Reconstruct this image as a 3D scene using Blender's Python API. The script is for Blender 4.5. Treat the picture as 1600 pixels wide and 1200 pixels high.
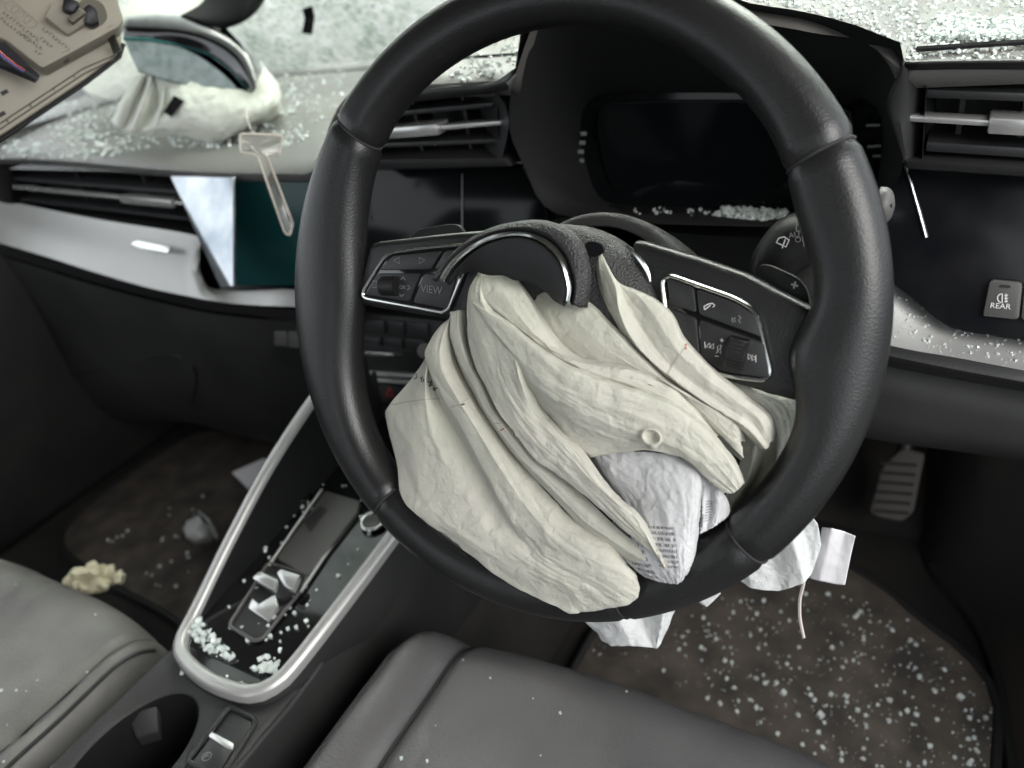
import bpy, bmesh, math, random
from math import radians, sin, cos, pi, atan2, hypot
from mathutils import Vector, Matrix, noise
from mathutils.bvhtree import BVHTree

random.seed(7)
for o in list(bpy.data.objects):
    bpy.data.objects.remove(o)
S = bpy.context.scene
COL = S.collection
OZ = 0.60                      # wheel centre height above the car floor; scene maths is relative to the wheel centre

# ------------------------------------------------------------------ camera, world, light
CAM = Vector((.2003, -.3480, .1928))
FPX = 1203.2                   # focal length in pixels of the 1600 px wide photograph
yaw, pit, rol = radians(32.985), radians(30.723), radians(-9.4)
f_ = Vector((-sin(yaw)*cos(pit), cos(yaw)*cos(pit), -sin(pit)))
r_ = Vector((cos(yaw), sin(yaw), 0)); u_ = r_.cross(f_)
CR = cos(rol)*r_ + sin(rol)*u_; CU = -sin(rol)*r_ + cos(rol)*u_; CF = f_
cd = bpy.data.cameras.new('camera'); cam = bpy.data.objects.new('camera', cd); COL.objects.link(cam)
mw = Matrix((CR, CU, -CF)).transposed().to_4x4(); mw.translation = CAM + Vector((0, 0, OZ)); cam.matrix_world = mw
cd.sensor_width = 36; cd.lens = 36*FPX/1600; cd.clip_start = .01; cd.clip_end = 200
cd.dof.use_dof = True; cd.dof.focus_distance = .455; cd.dof.aperture_fstop = 6.2
S.camera = cam

wd = bpy.data.worlds.new('World'); S.world = wd; wd.use_nodes = True
bg = wd.node_tree.nodes['Background']; bg.inputs[0].default_value = (.93, .985, 1.03, 1); bg.inputs[1].default_value = 1.7

def area(name, loc, target, sx, sy, power, col=(1, 1, 1)):
    d = bpy.data.lights.new(name, 'AREA'); d.shape = 'RECTANGLE'; d.size = sx; d.size_y = sy; d.energy = power; d.color = col
    o = bpy.data.objects.new(name, d); COL.objects.link(o)
    o.location = Vector(loc) + Vector((0, 0, OZ))
    o.rotation_euler = (Vector(target)-Vector(loc)).to_track_quat('-Z', 'Y').to_euler()
    return o
area('door_opening_light', (1.25, -.55, .75), (0, 0, -.05), 1.0, .7, 20, (1, .97, .93))
area('windshield_light', (-.2, 1.05, .95), (-.1, .1, 0), 1.6, .8, 60, (1, 1, .98))

vs = S.view_settings; vs.view_transform = 'Standard'; vs.look = 'None'; vs.exposure = .4; vs.gamma = 1; vs.use_curve_mapping = False
S.render.engine = 'CYCLES'
S.cycles.use_denoising = True
S.cycles.max_bounces = 10; S.cycles.transparent_max_bounces = 12
S.cycles.sample_clamp_indirect = 6

# ------------------------------------------------------------------ where a point of the photograph lies in space
def ray(x, y): return CR*((x-800)/FPX) + CU*((600-y)/FPX) + CF
def Yp(x, y, v): d = ray(x, y); return CAM + d*((v-CAM.y)/d.y)
def Zp(x, y, v): d = ray(x, y); return CAM + d*((v-CAM.z)/d.z)
def Xp(x, y, v): d = ray(x, y); return CAM + d*((v-CAM.x)/d.x)
def Tp(x, y, t): return CAM + ray(x, y)*t
RK = radians(23.08)
WN = Vector((0, -cos(RK), sin(RK))); WU = Vector((0, sin(RK), cos(RK))); WX = Vector((1, 0, 0))
def W(x, y, h=0.):             # on the plane h metres in front of the wheel's mid plane
    d = ray(x, y); return CAM + d*((h - CAM.dot(WN))/d.dot(WN))
def L(a, b, h): return WX*a + WU*b + WN*h      # wheel coordinates
class Pl:                      # any plane: origin + normal
    def __init__(s, o, n): s.o = Vector(o); s.n = Vector(n).normalized()
    def __call__(s, x, y, h=0.):
        d = ray(x, y); return CAM + d*(((s.o - CAM).dot(s.n) + h)/d.dot(s.n))

# ------------------------------------------------------------------ materials
def nd(nt, t, **k):
    n = nt.nodes.new(t)
    for a, b in k.items():
        if a.startswith('_'): n.inputs[a[1:].replace('_', ' ')].default_value = b
        else: setattr(n, a, b)
    return n
def mat(name, col, rough=.5, metal=0., bump=0., bscale=300., col2=None, cscale=8., trans=0., coat=0., spec=.5, ior=1.45, rvar=0., sheen=0., detail=3., cpos=(.35, .65), sss=0., vor=False):
    m = bpy.data.materials.new(name); m.use_nodes = True; nt = m.node_tree
    b = nt.nodes['Principled BSDF']
    b.inputs['Base Color'].default_value = (*col, 1); b.inputs['Roughness'].default_value = rough; b.inputs['Metallic'].default_value = metal
    b.inputs['Transmission Weight'].default_value = trans; b.inputs['Coat Weight'].default_value = coat; b.inputs['Specular IOR Level'].default_value = spec
    b.inputs['IOR'].default_value = ior; b.inputs['Sheen Weight'].default_value = sheen; b.inputs['Coat Roughness'].default_value = .06
    tc = nd(nt, 'ShaderNodeTexCoord')
    if col2:
        n = nd(nt, 'ShaderNodeTexNoise', _Scale=cscale, _Detail=5.); nt.links.new(tc.outputs['Object'], n.inputs['Vector'])
        r = nd(nt, 'ShaderNodeValToRGB'); r.color_ramp.elements[0].position, r.color_ramp.elements[1].position = cpos
        r.color_ramp.elements[0].color = (*col, 1); r.color_ramp.elements[1].color = (*col2, 1)
        nt.links.new(n.outputs['Fac'], r.inputs['Fac']); nt.links.new(r.outputs['Color'], b.inputs['Base Color'])
    if rvar:
        n = nd(nt, 'ShaderNodeTexNoise', _Scale=14., _Detail=6.); nt.links.new(tc.outputs['Object'], n.inputs['Vector'])
        mr = nd(nt, 'ShaderNodeMapRange', _From_Min=.3, _From_Max=.7, _To_Min=rough-rvar, _To_Max=rough+rvar)
        nt.links.new(n.outputs['Fac'], mr.inputs['Value']); nt.links.new(mr.outputs['Result'], b.inputs['Roughness'])
    if bump:
        if vor: n = nd(nt, 'ShaderNodeTexVoronoi', _Scale=bscale); o = n.outputs['Distance']
        else: n = nd(nt, 'ShaderNodeTexNoise', _Scale=bscale, _Detail=detail); o = n.outputs['Fac']
        nt.links.new(tc.outputs['Object'], n.inputs['Vector'])
        bp = nd(nt, 'ShaderNodeBump', _Strength=bump, _Distance=.0006); nt.links.new(o, bp.inputs['Height']); nt.links.new(bp.outputs['Normal'], b.inputs['Normal'])
    return m
M = {}
M['leather'] = mat('black_leather', (.010, .010, .0105), .35, bump=.35, bscale=900, rvar=.05, col2=(.014, .014, .014), cscale=5)
M['thread'] = mat('stitch_thread', (.02, .02, .02), .8)
M['soft'] = mat('soft_touch_plastic', (.014, .014, .0145), .6, bump=.5, bscale=1100, col2=(.022, .0215, .021), cscale=9, rvar=.06)
M['pad'] = mat('dash_pad', (.085, .083, .08), .46, bump=.5, bscale=900, col2=(.13, .125, .115), cscale=7, rvar=.08)
M['grain'] = mat('grained_grey_plastic', (.025, .025, .025), .5, bump=.9, bscale=850, vor=True)
M['dark'] = mat('dark_plastic', (.007, .007, .0075), .5, bump=.3, bscale=700)
M['vent'] = mat('vent_plastic', (.02, .02, .021), .38, bump=.2, bscale=500)
M['gloss'] = mat('piano_black', (.006, .006, .007), .08, coat=.6, rvar=.03)
M['screen'] = mat('screen_glass', (.004, .005, .0055), .12, spec=.22)
M['switchgloss'] = mat('dusty_gloss_black', (.006, .0065, .008), .2, spec=.25, rvar=.06, col2=(.012, .012, .013), cscale=30)
M['chrome'] = mat('satin_chrome', (.62, .63, .62), .18, 1., rvar=.05)
M['bar'] = mat('bright_bar', (.55, .55, .54), .24, .7, rvar=.05)  # diffuse share imitates bright reflections on the chrome
M['silver'] = mat('silver_trim', (.40, .395, .385), .36, .45, bump=.15, bscale=1500, rvar=.05)
M['hood'] = mat('hood_plastic', (.006, .0065, .0065), .75, bump=.5, bscale=1100)
M['display'] = mat('teal_reflection_display', (.006, .035, .036), .14, spec=.22)  # teal reflection on the screen put into the pane's colour
M['facet'] = mat('reflection_metal', (.50, .53, .56), .16, .8, rvar=.06, col2=(.26, .30, .34), cscale=18)  # bright metal standing in for a reflection on black glass
M['plasticedge'] = mat('moulded_edge', (.75, .68, .6), .3, trans=.3)
M['btn'] = mat('button_plastic', (.018, .018, .019), .42, bump=.15, bscale=900)
M['btn_grey'] = mat('grey_button', (.07, .068, .066), .5, bump=.15, bscale=900)
M['white'] = mat('white_print', (.62, .62, .60), .6)
M['dim'] = mat('dim_print', (.20, .20, .20), .6)
M['red'] = mat('red_print', (.45, .04, .03), .5)
M['seat'] = mat('seat_leather', (.062, .059, .06), .42, bump=.8, bscale=420, col2=(.092, .088, .088), cscale=6, rvar=.08, detail=5)
M['seatlitdusty'] = mat('lit_dusty_seat_leather', (.085, .082, .078), .46, bump=1., bscale=420, col2=(.15, .145, .138), cscale=9, rvar=.1, detail=6)  # paler, dusty copy of the seat leather with side-window light in its colour
M['seatside'] = mat('seat_side', (.018, .018, .018), .5, bump=.4, bscale=500)
M['carpet'] = mat('carpet', (.010, .0095, .009), .95, bump=1., bscale=1300, col2=(.02, .018, .016), cscale=14, detail=6)
M['mat'] = mat('floor_mat', (.045, .040, .036), .95, bump=1., bscale=1500, col2=(.115, .096, .078), cscale=20, detail=8, cpos=(.36, .72))
M['kick'] = mat('lit_streak_carpet', (.022, .02, .019), .8, bump=.6, bscale=700, col2=(.075, .064, .053), cscale=5, detail=8, cpos=(.42, .75))  # brownish lit streaks painted into the dark carpet colour
M['rubber'] = mat('rubber', (.012, .012, .012), .7)
M['beige'] = mat('beige_plastic', (.30, .27, .215), .5, bump=.15, bscale=900, col2=(.34, .31, .25), cscale=12)
M['beige_dark'] = mat('beige_recess', (.13, .117, .092), .6)
M['connector'] = mat('black_connector', (.012, .012, .016), .45)
M['wire_red'] = mat('red_wire', (.35, .05, .04), .5); M['wire_blue'] = mat('blue_wire', (.06, .08, .3), .5)
M['clip'] = mat('steel_clip', (.3, .29, .26), .35, 1.)
M['mirror'] = mat('mirror_glass', (.20, .22, .225), .06, 1.)
M['teal'] = mat('glass_edge', (.05, .22, .22), .15, trans=.4)
M['paper'] = mat('white_paper', (.72, .70, .72), .85, bump=.2, bscale=60)
M['string'] = mat('string', (.45, .40, .38), .9)
M['tape'] = mat('black_tape', (.005, .005, .006), .7, spec=.15)
M['glassfrag'] = mat('tempered_glass_fragment', (.92, .985, .955), .05, trans=.4, ior=1.52, spec=1.)
M['clearplastic'] = mat('clear_plastic', (.93, .90, .86), .08, trans=.92, ior=1.46)
M['foam'] = mat('torn_foam', (.62, .58, .42), .95, bump=1., bscale=200)
M['pedal'] = mat('pedal_rubber', (.05, .045, .04), .7, bump=.4, bscale=300)

def fabric(name, c1, c2, stain, weave, wrinkle=1., pr=None):
    """woven airbag cloth: tone drift, grey smudges with their own shape, weave and crease relief"""
    m = bpy.data.materials.new(name); m.use_nodes = True; nt = m.node_tree; lk = nt.links.new
    b = nt.nodes['Principled BSDF']; b.inputs['Roughness'].default_value = .72; b.inputs['Sheen Weight'].default_value = .12
    b.inputs['Specular IOR Level'].default_value = .25
    tc = nd(nt, 'ShaderNodeTexCoord'); uv = tc.outputs['UV']; ob = tc.outputs['Object']
    n1 = nd(nt, 'ShaderNodeTexNoise', _Scale=9., _Detail=4.); lk(ob, n1.inputs['Vector'])
    r1 = nd(nt, 'ShaderNodeValToRGB'); e = r1.color_ramp.elements; e[0].position = .38; e[1].position = .66
    e[0].color = (*c1, 1); e[1].color = (*c2, 1); lk(n1.outputs['Fac'], r1.inputs['Fac'])
    n2 = nd(nt, 'ShaderNodeTexNoise', _Scale=22., _Detail=8., _Roughness=.65); lk(ob, n2.inputs['Vector'])
    r2 = nd(nt, 'ShaderNodeMapRange', _From_Min=.58, _From_Max=.78, _To_Min=0., _To_Max=.55); lk(n2.outputs['Fac'], r2.inputs['Value'])
    mx = nd(nt, 'ShaderNodeMix', data_type='RGBA'); lk(r2.outputs['Result'], mx.inputs[0]); lk(r1.outputs['Color'], mx.inputs[6]); mx.inputs[7].default_value = (*stain, 1)
    colout = mx.outputs[2]
    if pr:
        # rows of small unreadable print inside a rectangle of the cloth's own coordinates
        sx = nd(nt, 'ShaderNodeSeparateXYZ'); lk(uv, sx.inputs[0])
        def mth(op, a, bb):
            q = nd(nt, 'ShaderNodeMath', operation=op)
            for i, v in ((0, a), (1, bb)):
                if isinstance(v, (int, float)): q.inputs[i].default_value = v
                else: lk(v, q.inputs[i])
            return q.outputs[0]
        tot = None
        for (u0, u1, v0, v1, rows, axis) in pr:
            U, V = sx.outputs[0], sx.outputs[1]
            box = mth('MULTIPLY', mth('MULTIPLY', mth('GREATER_THAN', U, u0), mth('LESS_THAN', U, u1)), mth('MULTIPLY', mth('GREATER_THAN', V, v0), mth('LESS_THAN', V, v1)))
            row = mth('GREATER_THAN', mth('FRACT', mth('MULTIPLY', V if axis else U, rows), 0.), .45)
            mp = nd(nt, 'ShaderNodeMapping'); mp.inputs['Scale'].default_value = (150, 18, 1) if axis else (18, 150, 1); lk(uv, mp.inputs['Vector'])
            nn = nd(nt, 'ShaderNodeTexNoise', _Scale=1., _Detail=1.); lk(mp.outputs[0], nn.inputs['Vector'])
            t = mth('MULTIPLY', mth('MULTIPLY', box, row), mth('GREATER_THAN', nn.outputs['Fac'], .47))
            tot = t if tot is None else mth('MAXIMUM', tot, t)
        mx2 = nd(nt, 'ShaderNodeMix', data_type='RGBA'); lk(mth('MULTIPLY', tot, .8), mx2.inputs[0]); lk(colout, mx2.inputs[6]); mx2.inputs[7].default_value = (.06, .06, .075, 1)
        colout = mx2.outputs[2]
    lk(colout, b.inputs['Base Color'])
    # relief: weave + fine crinkle
    mp = nd(nt, 'ShaderNodeMapping'); mp.inputs['Rotation'].default_value = (0, 0, .5); lk(ob, mp.inputs['Vector'])
    w1 = nd(nt, 'ShaderNodeTexWave', _Scale=weave); lk(mp.outputs[0], w1.inputs['Vector'])
    mp2 = nd(nt, 'ShaderNodeMapping'); mp2.inputs['Rotation'].default_value = (0, .4, 2.1); lk(ob, mp2.inputs['Vector'])
    w2 = nd(nt, 'ShaderNodeTexWave', _Scale=weave); lk(mp2.outputs[0], w2.inputs['Vector'])
    ad = nd(nt, 'ShaderNodeMath', operation='ADD'); lk(w1.outputs['Fac'], ad.inputs[0]); lk(w2.outputs['Fac'], ad.inputs[1])
    bp1 = nd(nt, 'ShaderNodeBump', _Strength=.35, _Distance=.0004); lk(ad.outputs[0], bp1.inputs['Height'])
    n3 = nd(nt, 'ShaderNodeTexNoise', _Scale=55., _Detail=7., _Roughness=.6); lk(ob, n3.inputs['Vector'])
    dm = nd(nt, 'ShaderNodeMix', data_type='RGBA', blend_type='ADD'); dm.inputs[0].default_value = .03; lk(ob, dm.inputs[6]); lk(n3.outputs['Color'], dm.inputs[7])
    vo = nd(nt, 'ShaderNodeTexVoronoi', feature='DISTANCE_TO_EDGE', _Scale=48.); lk(dm.outputs[2], vo.inputs['Vector'])
    vr = nd(nt, 'ShaderNodeMapRange', _From_Min=0., _From_Max=.35, _To_Min=0., _To_Max=.6); lk(vo.outputs['Distance'], vr.inputs['Value'])
    vo2 = nd(nt, 'ShaderNodeTexVoronoi', feature='DISTANCE_TO_EDGE', _Scale=120.); lk(dm.outputs[2], vo2.inputs['Vector'])
    s1_ = nd(nt, 'ShaderNodeMath', operation='ADD'); lk(vr.outputs[0], s1_.inputs[0]); lk(n3.outputs['Fac'], s1_.inputs[1])
    s2_ = nd(nt, 'ShaderNodeMath', operation='MULTIPLY_ADD'); lk(vo2.outputs['Distance'], s2_.inputs[0]); s2_.inputs[1].default_value = .35; lk(s1_.outputs[0], s2_.inputs[2])
    bp2 = nd(nt, 'ShaderNodeBump', _Strength=.36*wrinkle, _Distance=.0035); lk(s2_.outputs[0], bp2.inputs['Height']); lk(bp1.outputs['Normal'], bp2.inputs['Normal'])
    lk(bp2.outputs['Normal'], b.inputs['Normal'])
    # thin cloth lets some light through
    tr = nd(nt, 'ShaderNodeBsdfTranslucent'); lk(colout, tr.inputs['Color']); lk(bp2.outputs['Normal'], tr.inputs['Normal'])
    ms = nd(nt, 'ShaderNodeMixShader', _Fac=.14); lk(b.outputs[0], ms.inputs[1]); lk(tr.outputs[0], ms.inputs[2])
    lk(ms.outputs[0], nt.nodes['Material Output'].inputs[0])
    return m
M['bag'] = fabric('airbag_cloth', (.56, .555, .475), (.61, .59, .525), (.42, .385, .36), 900)
M['bagprint'] = fabric('airbag_mesh_cloth', (.58, .58, .585), (.64, .64, .65), (.45, .43, .43), 420, 1.3,
    pr=[(.56, .84, .26, .46, 26, 0), (.62, .97, .05, .20, 20, 0)])
M['bagwhite'] = fabric('knee_airbag_cloth', (.60, .62, .61), (.66, .66, .66), (.48, .45, .44), 500, 1.4)
M['bagpass'] = fabric('passenger_airbag_cloth', (.70, .72, .64), (.75, .76, .70), (.48, .48, .44), 500, .8)

def windshield_mat():
    m = bpy.data.materials.new('shattered_laminated_glass'); m.use_nodes = True; nt = m.node_tree; lk = nt.links.new
    b = nt.nodes['Principled BSDF']; tc = nd(nt, 'ShaderNodeTexCoord')
    mp = nd(nt, 'ShaderNodeMapping'); mp.inputs['Scale'].default_value = (1, .55, 1); lk(tc.outputs['Object'], mp.inputs['Vector'])
    dn = nd(nt, 'ShaderNodeTexNoise', _Scale=60., _Detail=3.); lk(mp.outputs[0], dn.inputs['Vector'])
    ad = nd(nt, 'ShaderNodeMix', data_type='RGBA', blend_type='ADD'); ad.inputs[0].default_value = .012; lk(mp.outputs[0], ad.inputs[6]); lk(dn.outputs['Color'], ad.inputs[7])
    v = nd(nt, 'ShaderNodeTexVoronoi', _Scale=150.); lk(ad.outputs[2], v.inputs['Vector'])
    ve = nd(nt, 'ShaderNodeTexVoronoi', feature='DISTANCE_TO_EDGE', _Scale=150.); lk(ad.outputs[2], ve.inputs['Vector'])
    big = nd(nt, 'ShaderNodeTexNoise', _Scale=7., _Detail=4.); lk(tc.outputs['Object'], big.inputs['Vector'])
    r = nd(nt, 'ShaderNodeValToRGB'); e = r.color_ramp.elements; e[0].position = .0; e[0].color = (.34, .41, .34, 1); e[1].position = .68; e[1].color = (.98, 1., .95, 1)
    e2 = r.color_ramp.elements.new(.35); e2.color = (.66, .73, .62, 1)
    sp = nd(nt, 'ShaderNodeSeparateColor'); lk(v.outputs['Color'], sp.inputs[0])
    am = nd(nt, 'ShaderNodeMath', operation='MULTIPLY_ADD'); lk(big.outputs['Fac'], am.inputs[0]); am.inputs[1].default_value = 1.1; lk(sp.outputs[0], am.inputs[2])
    sb = nd(nt, 'ShaderNodeMath', operation='SUBTRACT'); lk(am.outputs[0], sb.inputs[0]); sb.inputs[1].default_value = .5
    lk(sb.outputs[0], r.inputs['Fac'])
    lk(r.outputs[0], b.inputs['Base Color'])
    b.inputs['Roughness'].default_value = .35; b.inputs['Transmission Weight'].default_value = .85; b.inputs['IOR'].default_value = 1.1
    mr = nd(nt, 'ShaderNodeMapRange', _From_Min=0., _From_Max=.12); lk(ve.outputs['Distance'], mr.inputs['Value'])
    bp = nd(nt, 'ShaderNodeBump', _Strength=.9, _Distance=.003); lk(mr.outputs[0], bp.inputs['Height']); lk(bp.outputs[0], b.inputs['Normal'])
    return m
M['windshield'] = windshield_mat()

# ------------------------------------------------------------------ mesh helpers
def cr(p0, p1, p2, p3, t):
    t2 = t*t; t3 = t2*t
    return .5*((2*p1) + (p2-p0)*t + (2*p0-5*p1+4*p2-p3)*t2 + (3*p1-p0-3*p2+p3)*t3)
def spline(P, n, closed=False):
    """Catmull-Rom through P, n points evenly spread by length"""
    P = [Vector(p) for p in P]; k = len(P); out = []
    segs = k if closed else k-1; sub = 12
    for i in range(segs):
        a, b, c, d = ((P[(i-1) % k], P[i], P[(i+1) % k], P[(i+2) % k]) if closed else (P[max(i-1, 0)], P[i], P[i+1], P[min(i+2, k-1)]))
        for j in range(sub): out.append(cr(a, b, c, d, j/sub))
    out.append(P[0].copy() if closed else P[-1].copy())
    return resample(out, n, closed)
def resample(P, n, closed=False):
    P = [Vector(p) for p in P]
    s = [0.]
    for a, b in zip(P, P[1:]): s.append(s[-1] + (b-a).length)
    out = []; j = 0; m = n if closed else n-1
    for i in range(n):
        t = s[-1]*i/m
        while j < len(s)-2 and s[j+1] < t: j += 1
        q = (t-s[j])/max(s[j+1]-s[j], 1e-9); out.append(P[j].lerp(P[j+1], min(max(q, 0), 1)))
    return out
def grid_faces(nr, nc, cu=False, cv=False, off=0):
    F = []
    for i in range(nr if cv else nr-1):
        for j in range(nc if cu else nc-1):
            a = i*nc+j; b = i*nc+(j+1) % nc; c = ((i+1) % nr)*nc+(j+1) % nc; d = ((i+1) % nr)*nc+j
            F.append((a+off, b+off, c+off, d+off))
    return F
def make(name, V, F, m, parent=None, smooth=True, sharp=40, bevel=0., solid=0., seg=2, uvs=None, recalc=True):
    V = [Vector(v) for v in V]
    c = Vector((sum(v.x for v in V), sum(v.y for v in V), sum(v.z for v in V)))/len(V)
    bm = bmesh.new(); vs_ = [bm.verts.new(v-c) for v in V]
    for f in F:
        try: bm.faces.new([vs_[i] for i in f])
        except ValueError: pass
    if bevel:
        bmesh.ops.recalc_face_normals(bm, faces=bm.faces)
        ed = [e for e in bm.edges if len(e.link_faces) == 2 and e.calc_face_angle(0) > radians(30)]
        bmesh.ops.bevel(bm, geom=ed, offset=bevel, segments=seg, profile=.5, affect='EDGES', clamp_overlap=True)
    if recalc: bmesh.ops.recalc_face_normals(bm, faces=bm.faces)
    me = bpy.data.meshes.new(name); 
    if uvs:
        ul = bm.loops.layers.uv.new('UVMap'); bm.verts.index_update()
        for f in bm.faces:
            for l in f.loops: l[ul].uv = uvs[l.vert.index]
    bm.to_mesh(me); bm.free()
    if smooth:
        for p in me.polygons: p.use_smooth = True
        me.set_sharp_from_angle(angle=radians(sharp))
    me.materials.append(M[m] if isinstance(m, str) else m)
    o = bpy.data.objects.new(name, me); COL.objects.link(o)
    o.location = c + Vector((0, 0, OZ))
    if parent: setp(o, parent)
    if solid:
        s = o.modifiers.new('thickness', 'SOLIDIFY'); s.thickness = solid; s.offset = -1
    return o
def setp(o, p):
    # objects are placed by translation only and cancel their parent, so an object's own location is its place in the scene
    o.parent = p; o.matrix_parent_inverse = Matrix.Translation(p.location).inverted()
def tag(o, label, cat, group=None):
    o['label'] = label; o['category'] = cat
    if group: o['group'] = group
    return o
def thing(name, label, cat, loc, group=None):
    o = bpy.data.objects.new(name, None); COL.objects.link(o); o.empty_display_size = .03
    o.location = Vector(loc) + Vector((0, 0, OZ)); return tag(o, label, cat, group)
def struct(o): o['kind'] = 'structure'; return o

def prism(name, P, off, m, parent=None, bevel=.0008, seg=2, **k):
    P = [Vector(p) for p in P]; n = len(P); off = Vector(off)
    V = P + [p+off for p in P]
    F = [tuple(range(n)), tuple(range(2*n-1, n-1, -1))] + [(i, (i+1) % n, n+(i+1) % n, n+i) for i in range(n)]
    return make(name, V, F, m, parent, bevel=bevel, seg=seg, **k)
def box(name, lo, hi, m, parent=None, bevel=.002, **k):
    x0, y0, z0 = lo; x1, y1, z1 = hi
    return prism(name, [(x0, y0, z0), (x1, y0, z0), (x1, y1, z0), (x0, y1, z0)], (0, 0, z1-z0), m, parent, bevel, **k)
def tube_vf(P, r, n=8, closed=False, flat=1., up=None, caps=True, off=0):
    P = [Vector(p) for p in P]; k = len(P); V = []; prev = None
    for i, p in enumerate(P):
        t = (P[(i+1) % k]-P[i-1]) if closed else (P[min(i+1, k-1)]-P[max(i-1, 0)])
        t.normalize()
        if up is not None: a = Vector(up) - t*t.dot(Vector(up))
        elif prev is None: a = t.orthogonal()
        else: a = prev - t*prev.dot(t)
        a.normalize(); prev = a; b = t.cross(a); rr = r[i] if isinstance(r, (list, tuple)) else r
        for j in range(n):
            w = 2*pi*j/n; V.append(p + a*(cos(w)*rr*flat) + b*(sin(w)*rr))
    F = grid_faces(k, n, cu=True, cv=closed, off=off)
    if caps and not closed: F += [tuple(off+i for i in range(n)), tuple(off+(k-1)*n+i for i in range(n-1, -1, -1))]
    return V, F
def tube(name, P, r, m, parent=None, n=8, closed=False, flat=1., up=None, **k):
    V, F = tube_vf(P, r, n, closed, flat, up); return make(name, V, F, m, parent, **k)
def loft(name, rows, m, parent=None, nu=24, sub=4, smoothrows=True, solid=0., **k):
    R = [spline(r, nu) for r in rows]; k2 = len(R); G = []
    for i in range(k2-1):
        for j in range(sub):
            t = j/sub
            G.append([cr(R[max(i-1, 0)][c], R[i][c], R[i+1][c], R[min(i+2, k2-1)][c], t) if smoothrows else R[i][c].lerp(R[i+1][c], t) for c in range(nu)])
    G.append(R[-1])
    V = [p for g in G for p in g]
    return make(name, V, grid_faces(len(G), nu), m, parent, solid=solid, **k)
def stroke_vf(P, w, nrm, off=0, closed=False):
    """flat line of width w along P in the plane with normal nrm"""
    P = [Vector(p) for p in P]; k = len(P); V = []
    for i, p in enumerate(P):
        t = (P[(i+1) % k]-P[i-1]) if closed else (P[min(i+1, k-1)]-P[max(i-1, 0)])
        s = t.cross(nrm).normalized()*(w/2); V += [p+s, p-s]
    F = [(off+2*i, off+2*((i+1) % k), off+2*((i+1) % k)+1, off+2*i+1) for i in range(k if closed else k-1)]
    return V, F
def strokes(name, lines, w, nrm, m, parent):
    V = []; F = []
    for l in lines:
        cl = (Vector(l[0])-Vector(l[-1])).length < 1e-7 and len(l) > 2
        v, f = stroke_vf(l[:-1] if cl else l, w, nrm, len(V), cl); V += v; F += f
    return make(name, V, F, m, parent, smooth=False, recalc=False)
def text(name, s, at, right, up, size, m, parent):
    cu = bpy.data.curves.new('t', 'FONT'); cu.body = s; cu.size = size; cu.align_x = 'CENTER'; cu.align_y = 'CENTER'; cu.resolution_u = 3
    o = bpy.data.objects.new('t', cu); me = bpy.data.meshes.new_from_object(o)
    right = Vector(right).normalized(); n = right.cross(Vector(up)).normalized(); up = n.cross(right)
    V = [Vector(at) + right*v.co.x + up*v.co.y for v in me.vertices]; F = [tuple(p.vertices) for p in me.polygons]
    bpy.data.objects.remove(o); bpy.data.curves.remove(cu); bpy.data.meshes.remove(me)
    return make(name, V, F, m, parent, smooth=False, recalc=False)
def rnd_poly(P, r, n=4):
    """round the corners of a closed polygon by radius r"""
    P = [Vector(p) for p in P]; k = len(P); out = []
    for i in range(k):
        a, b, c = P[i-1], P[i], P[(i+1) % k]; rr = min(r, (a-b).length*.45, (c-b).length*.45)
        s = b+(a-b).normalized()*rr; e = b+(c-b).normalized()*rr
        for j in range(n+1):
            t = j/n; out.append(s*(1-t)**2 + b*2*t*(1-t) + e*t*t)
    return out
def smooth01(a, b, x): t = min(max((x-a)/(b-a), 0), 1); return t*t*(3-2*t)
BV = []       # surfaces that loose fragments can lie on
def catch(o): BV.append(o); return o

# ================================================================== the car's shell: floor and carpets
FL = -.60
struct(box('floor', (-1.15, -.75, FL-.03), (.46, .62, FL), 'carpet', bevel=0))
M['asphalt'] = mat('asphalt', (.06, .06, .058), .9, bump=.6, bscale=80, col2=(.09, .088, .085), cscale=3)
struct(make('ground', [(-30, -30, FL-.36), (30, -30, FL-.36), (30, 30, FL-.36), (-30, 30, FL-.36)], [(0, 1, 2, 3)], 'asphalt', smooth=False))
# toe board rising to the bulkhead, tunnel under the console, side carpets
struct(loft('bulkhead', [[(x, .56, FL-.01) for x in (-1.15, -.4, .46)], [(x, .70, FL+.10) for x in (-1.15, -.4, .46)], [(x, .78, FL+.30) for x in (-1.15, -.4, .46)], [(x, .80, .0) for x in (-1.15, -.4, .46)]], 'carpet', nu=12, sub=4, solid=.02))
struct(loft('tunnel_carpet', [[(-.40, y, FL-.005) for y in (-.7, 0, .7)], [(-.375, y, FL+.10) for y in (-.7, 0, .7)], [(-.35, y, FL+.17) for y in (-.7, 0, .7)], [(-.28, y, FL+.19) for y in (-.7, 0, .7)], [(-.21, y, FL+.17) for y in (-.7, 0, .7)], [(-.185, y, FL+.10) for y in (-.7, 0, .7)], [(-.16, y, FL-.005) for y in (-.7, 0, .7)]], 'carpet', nu=10, sub=3))
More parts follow.
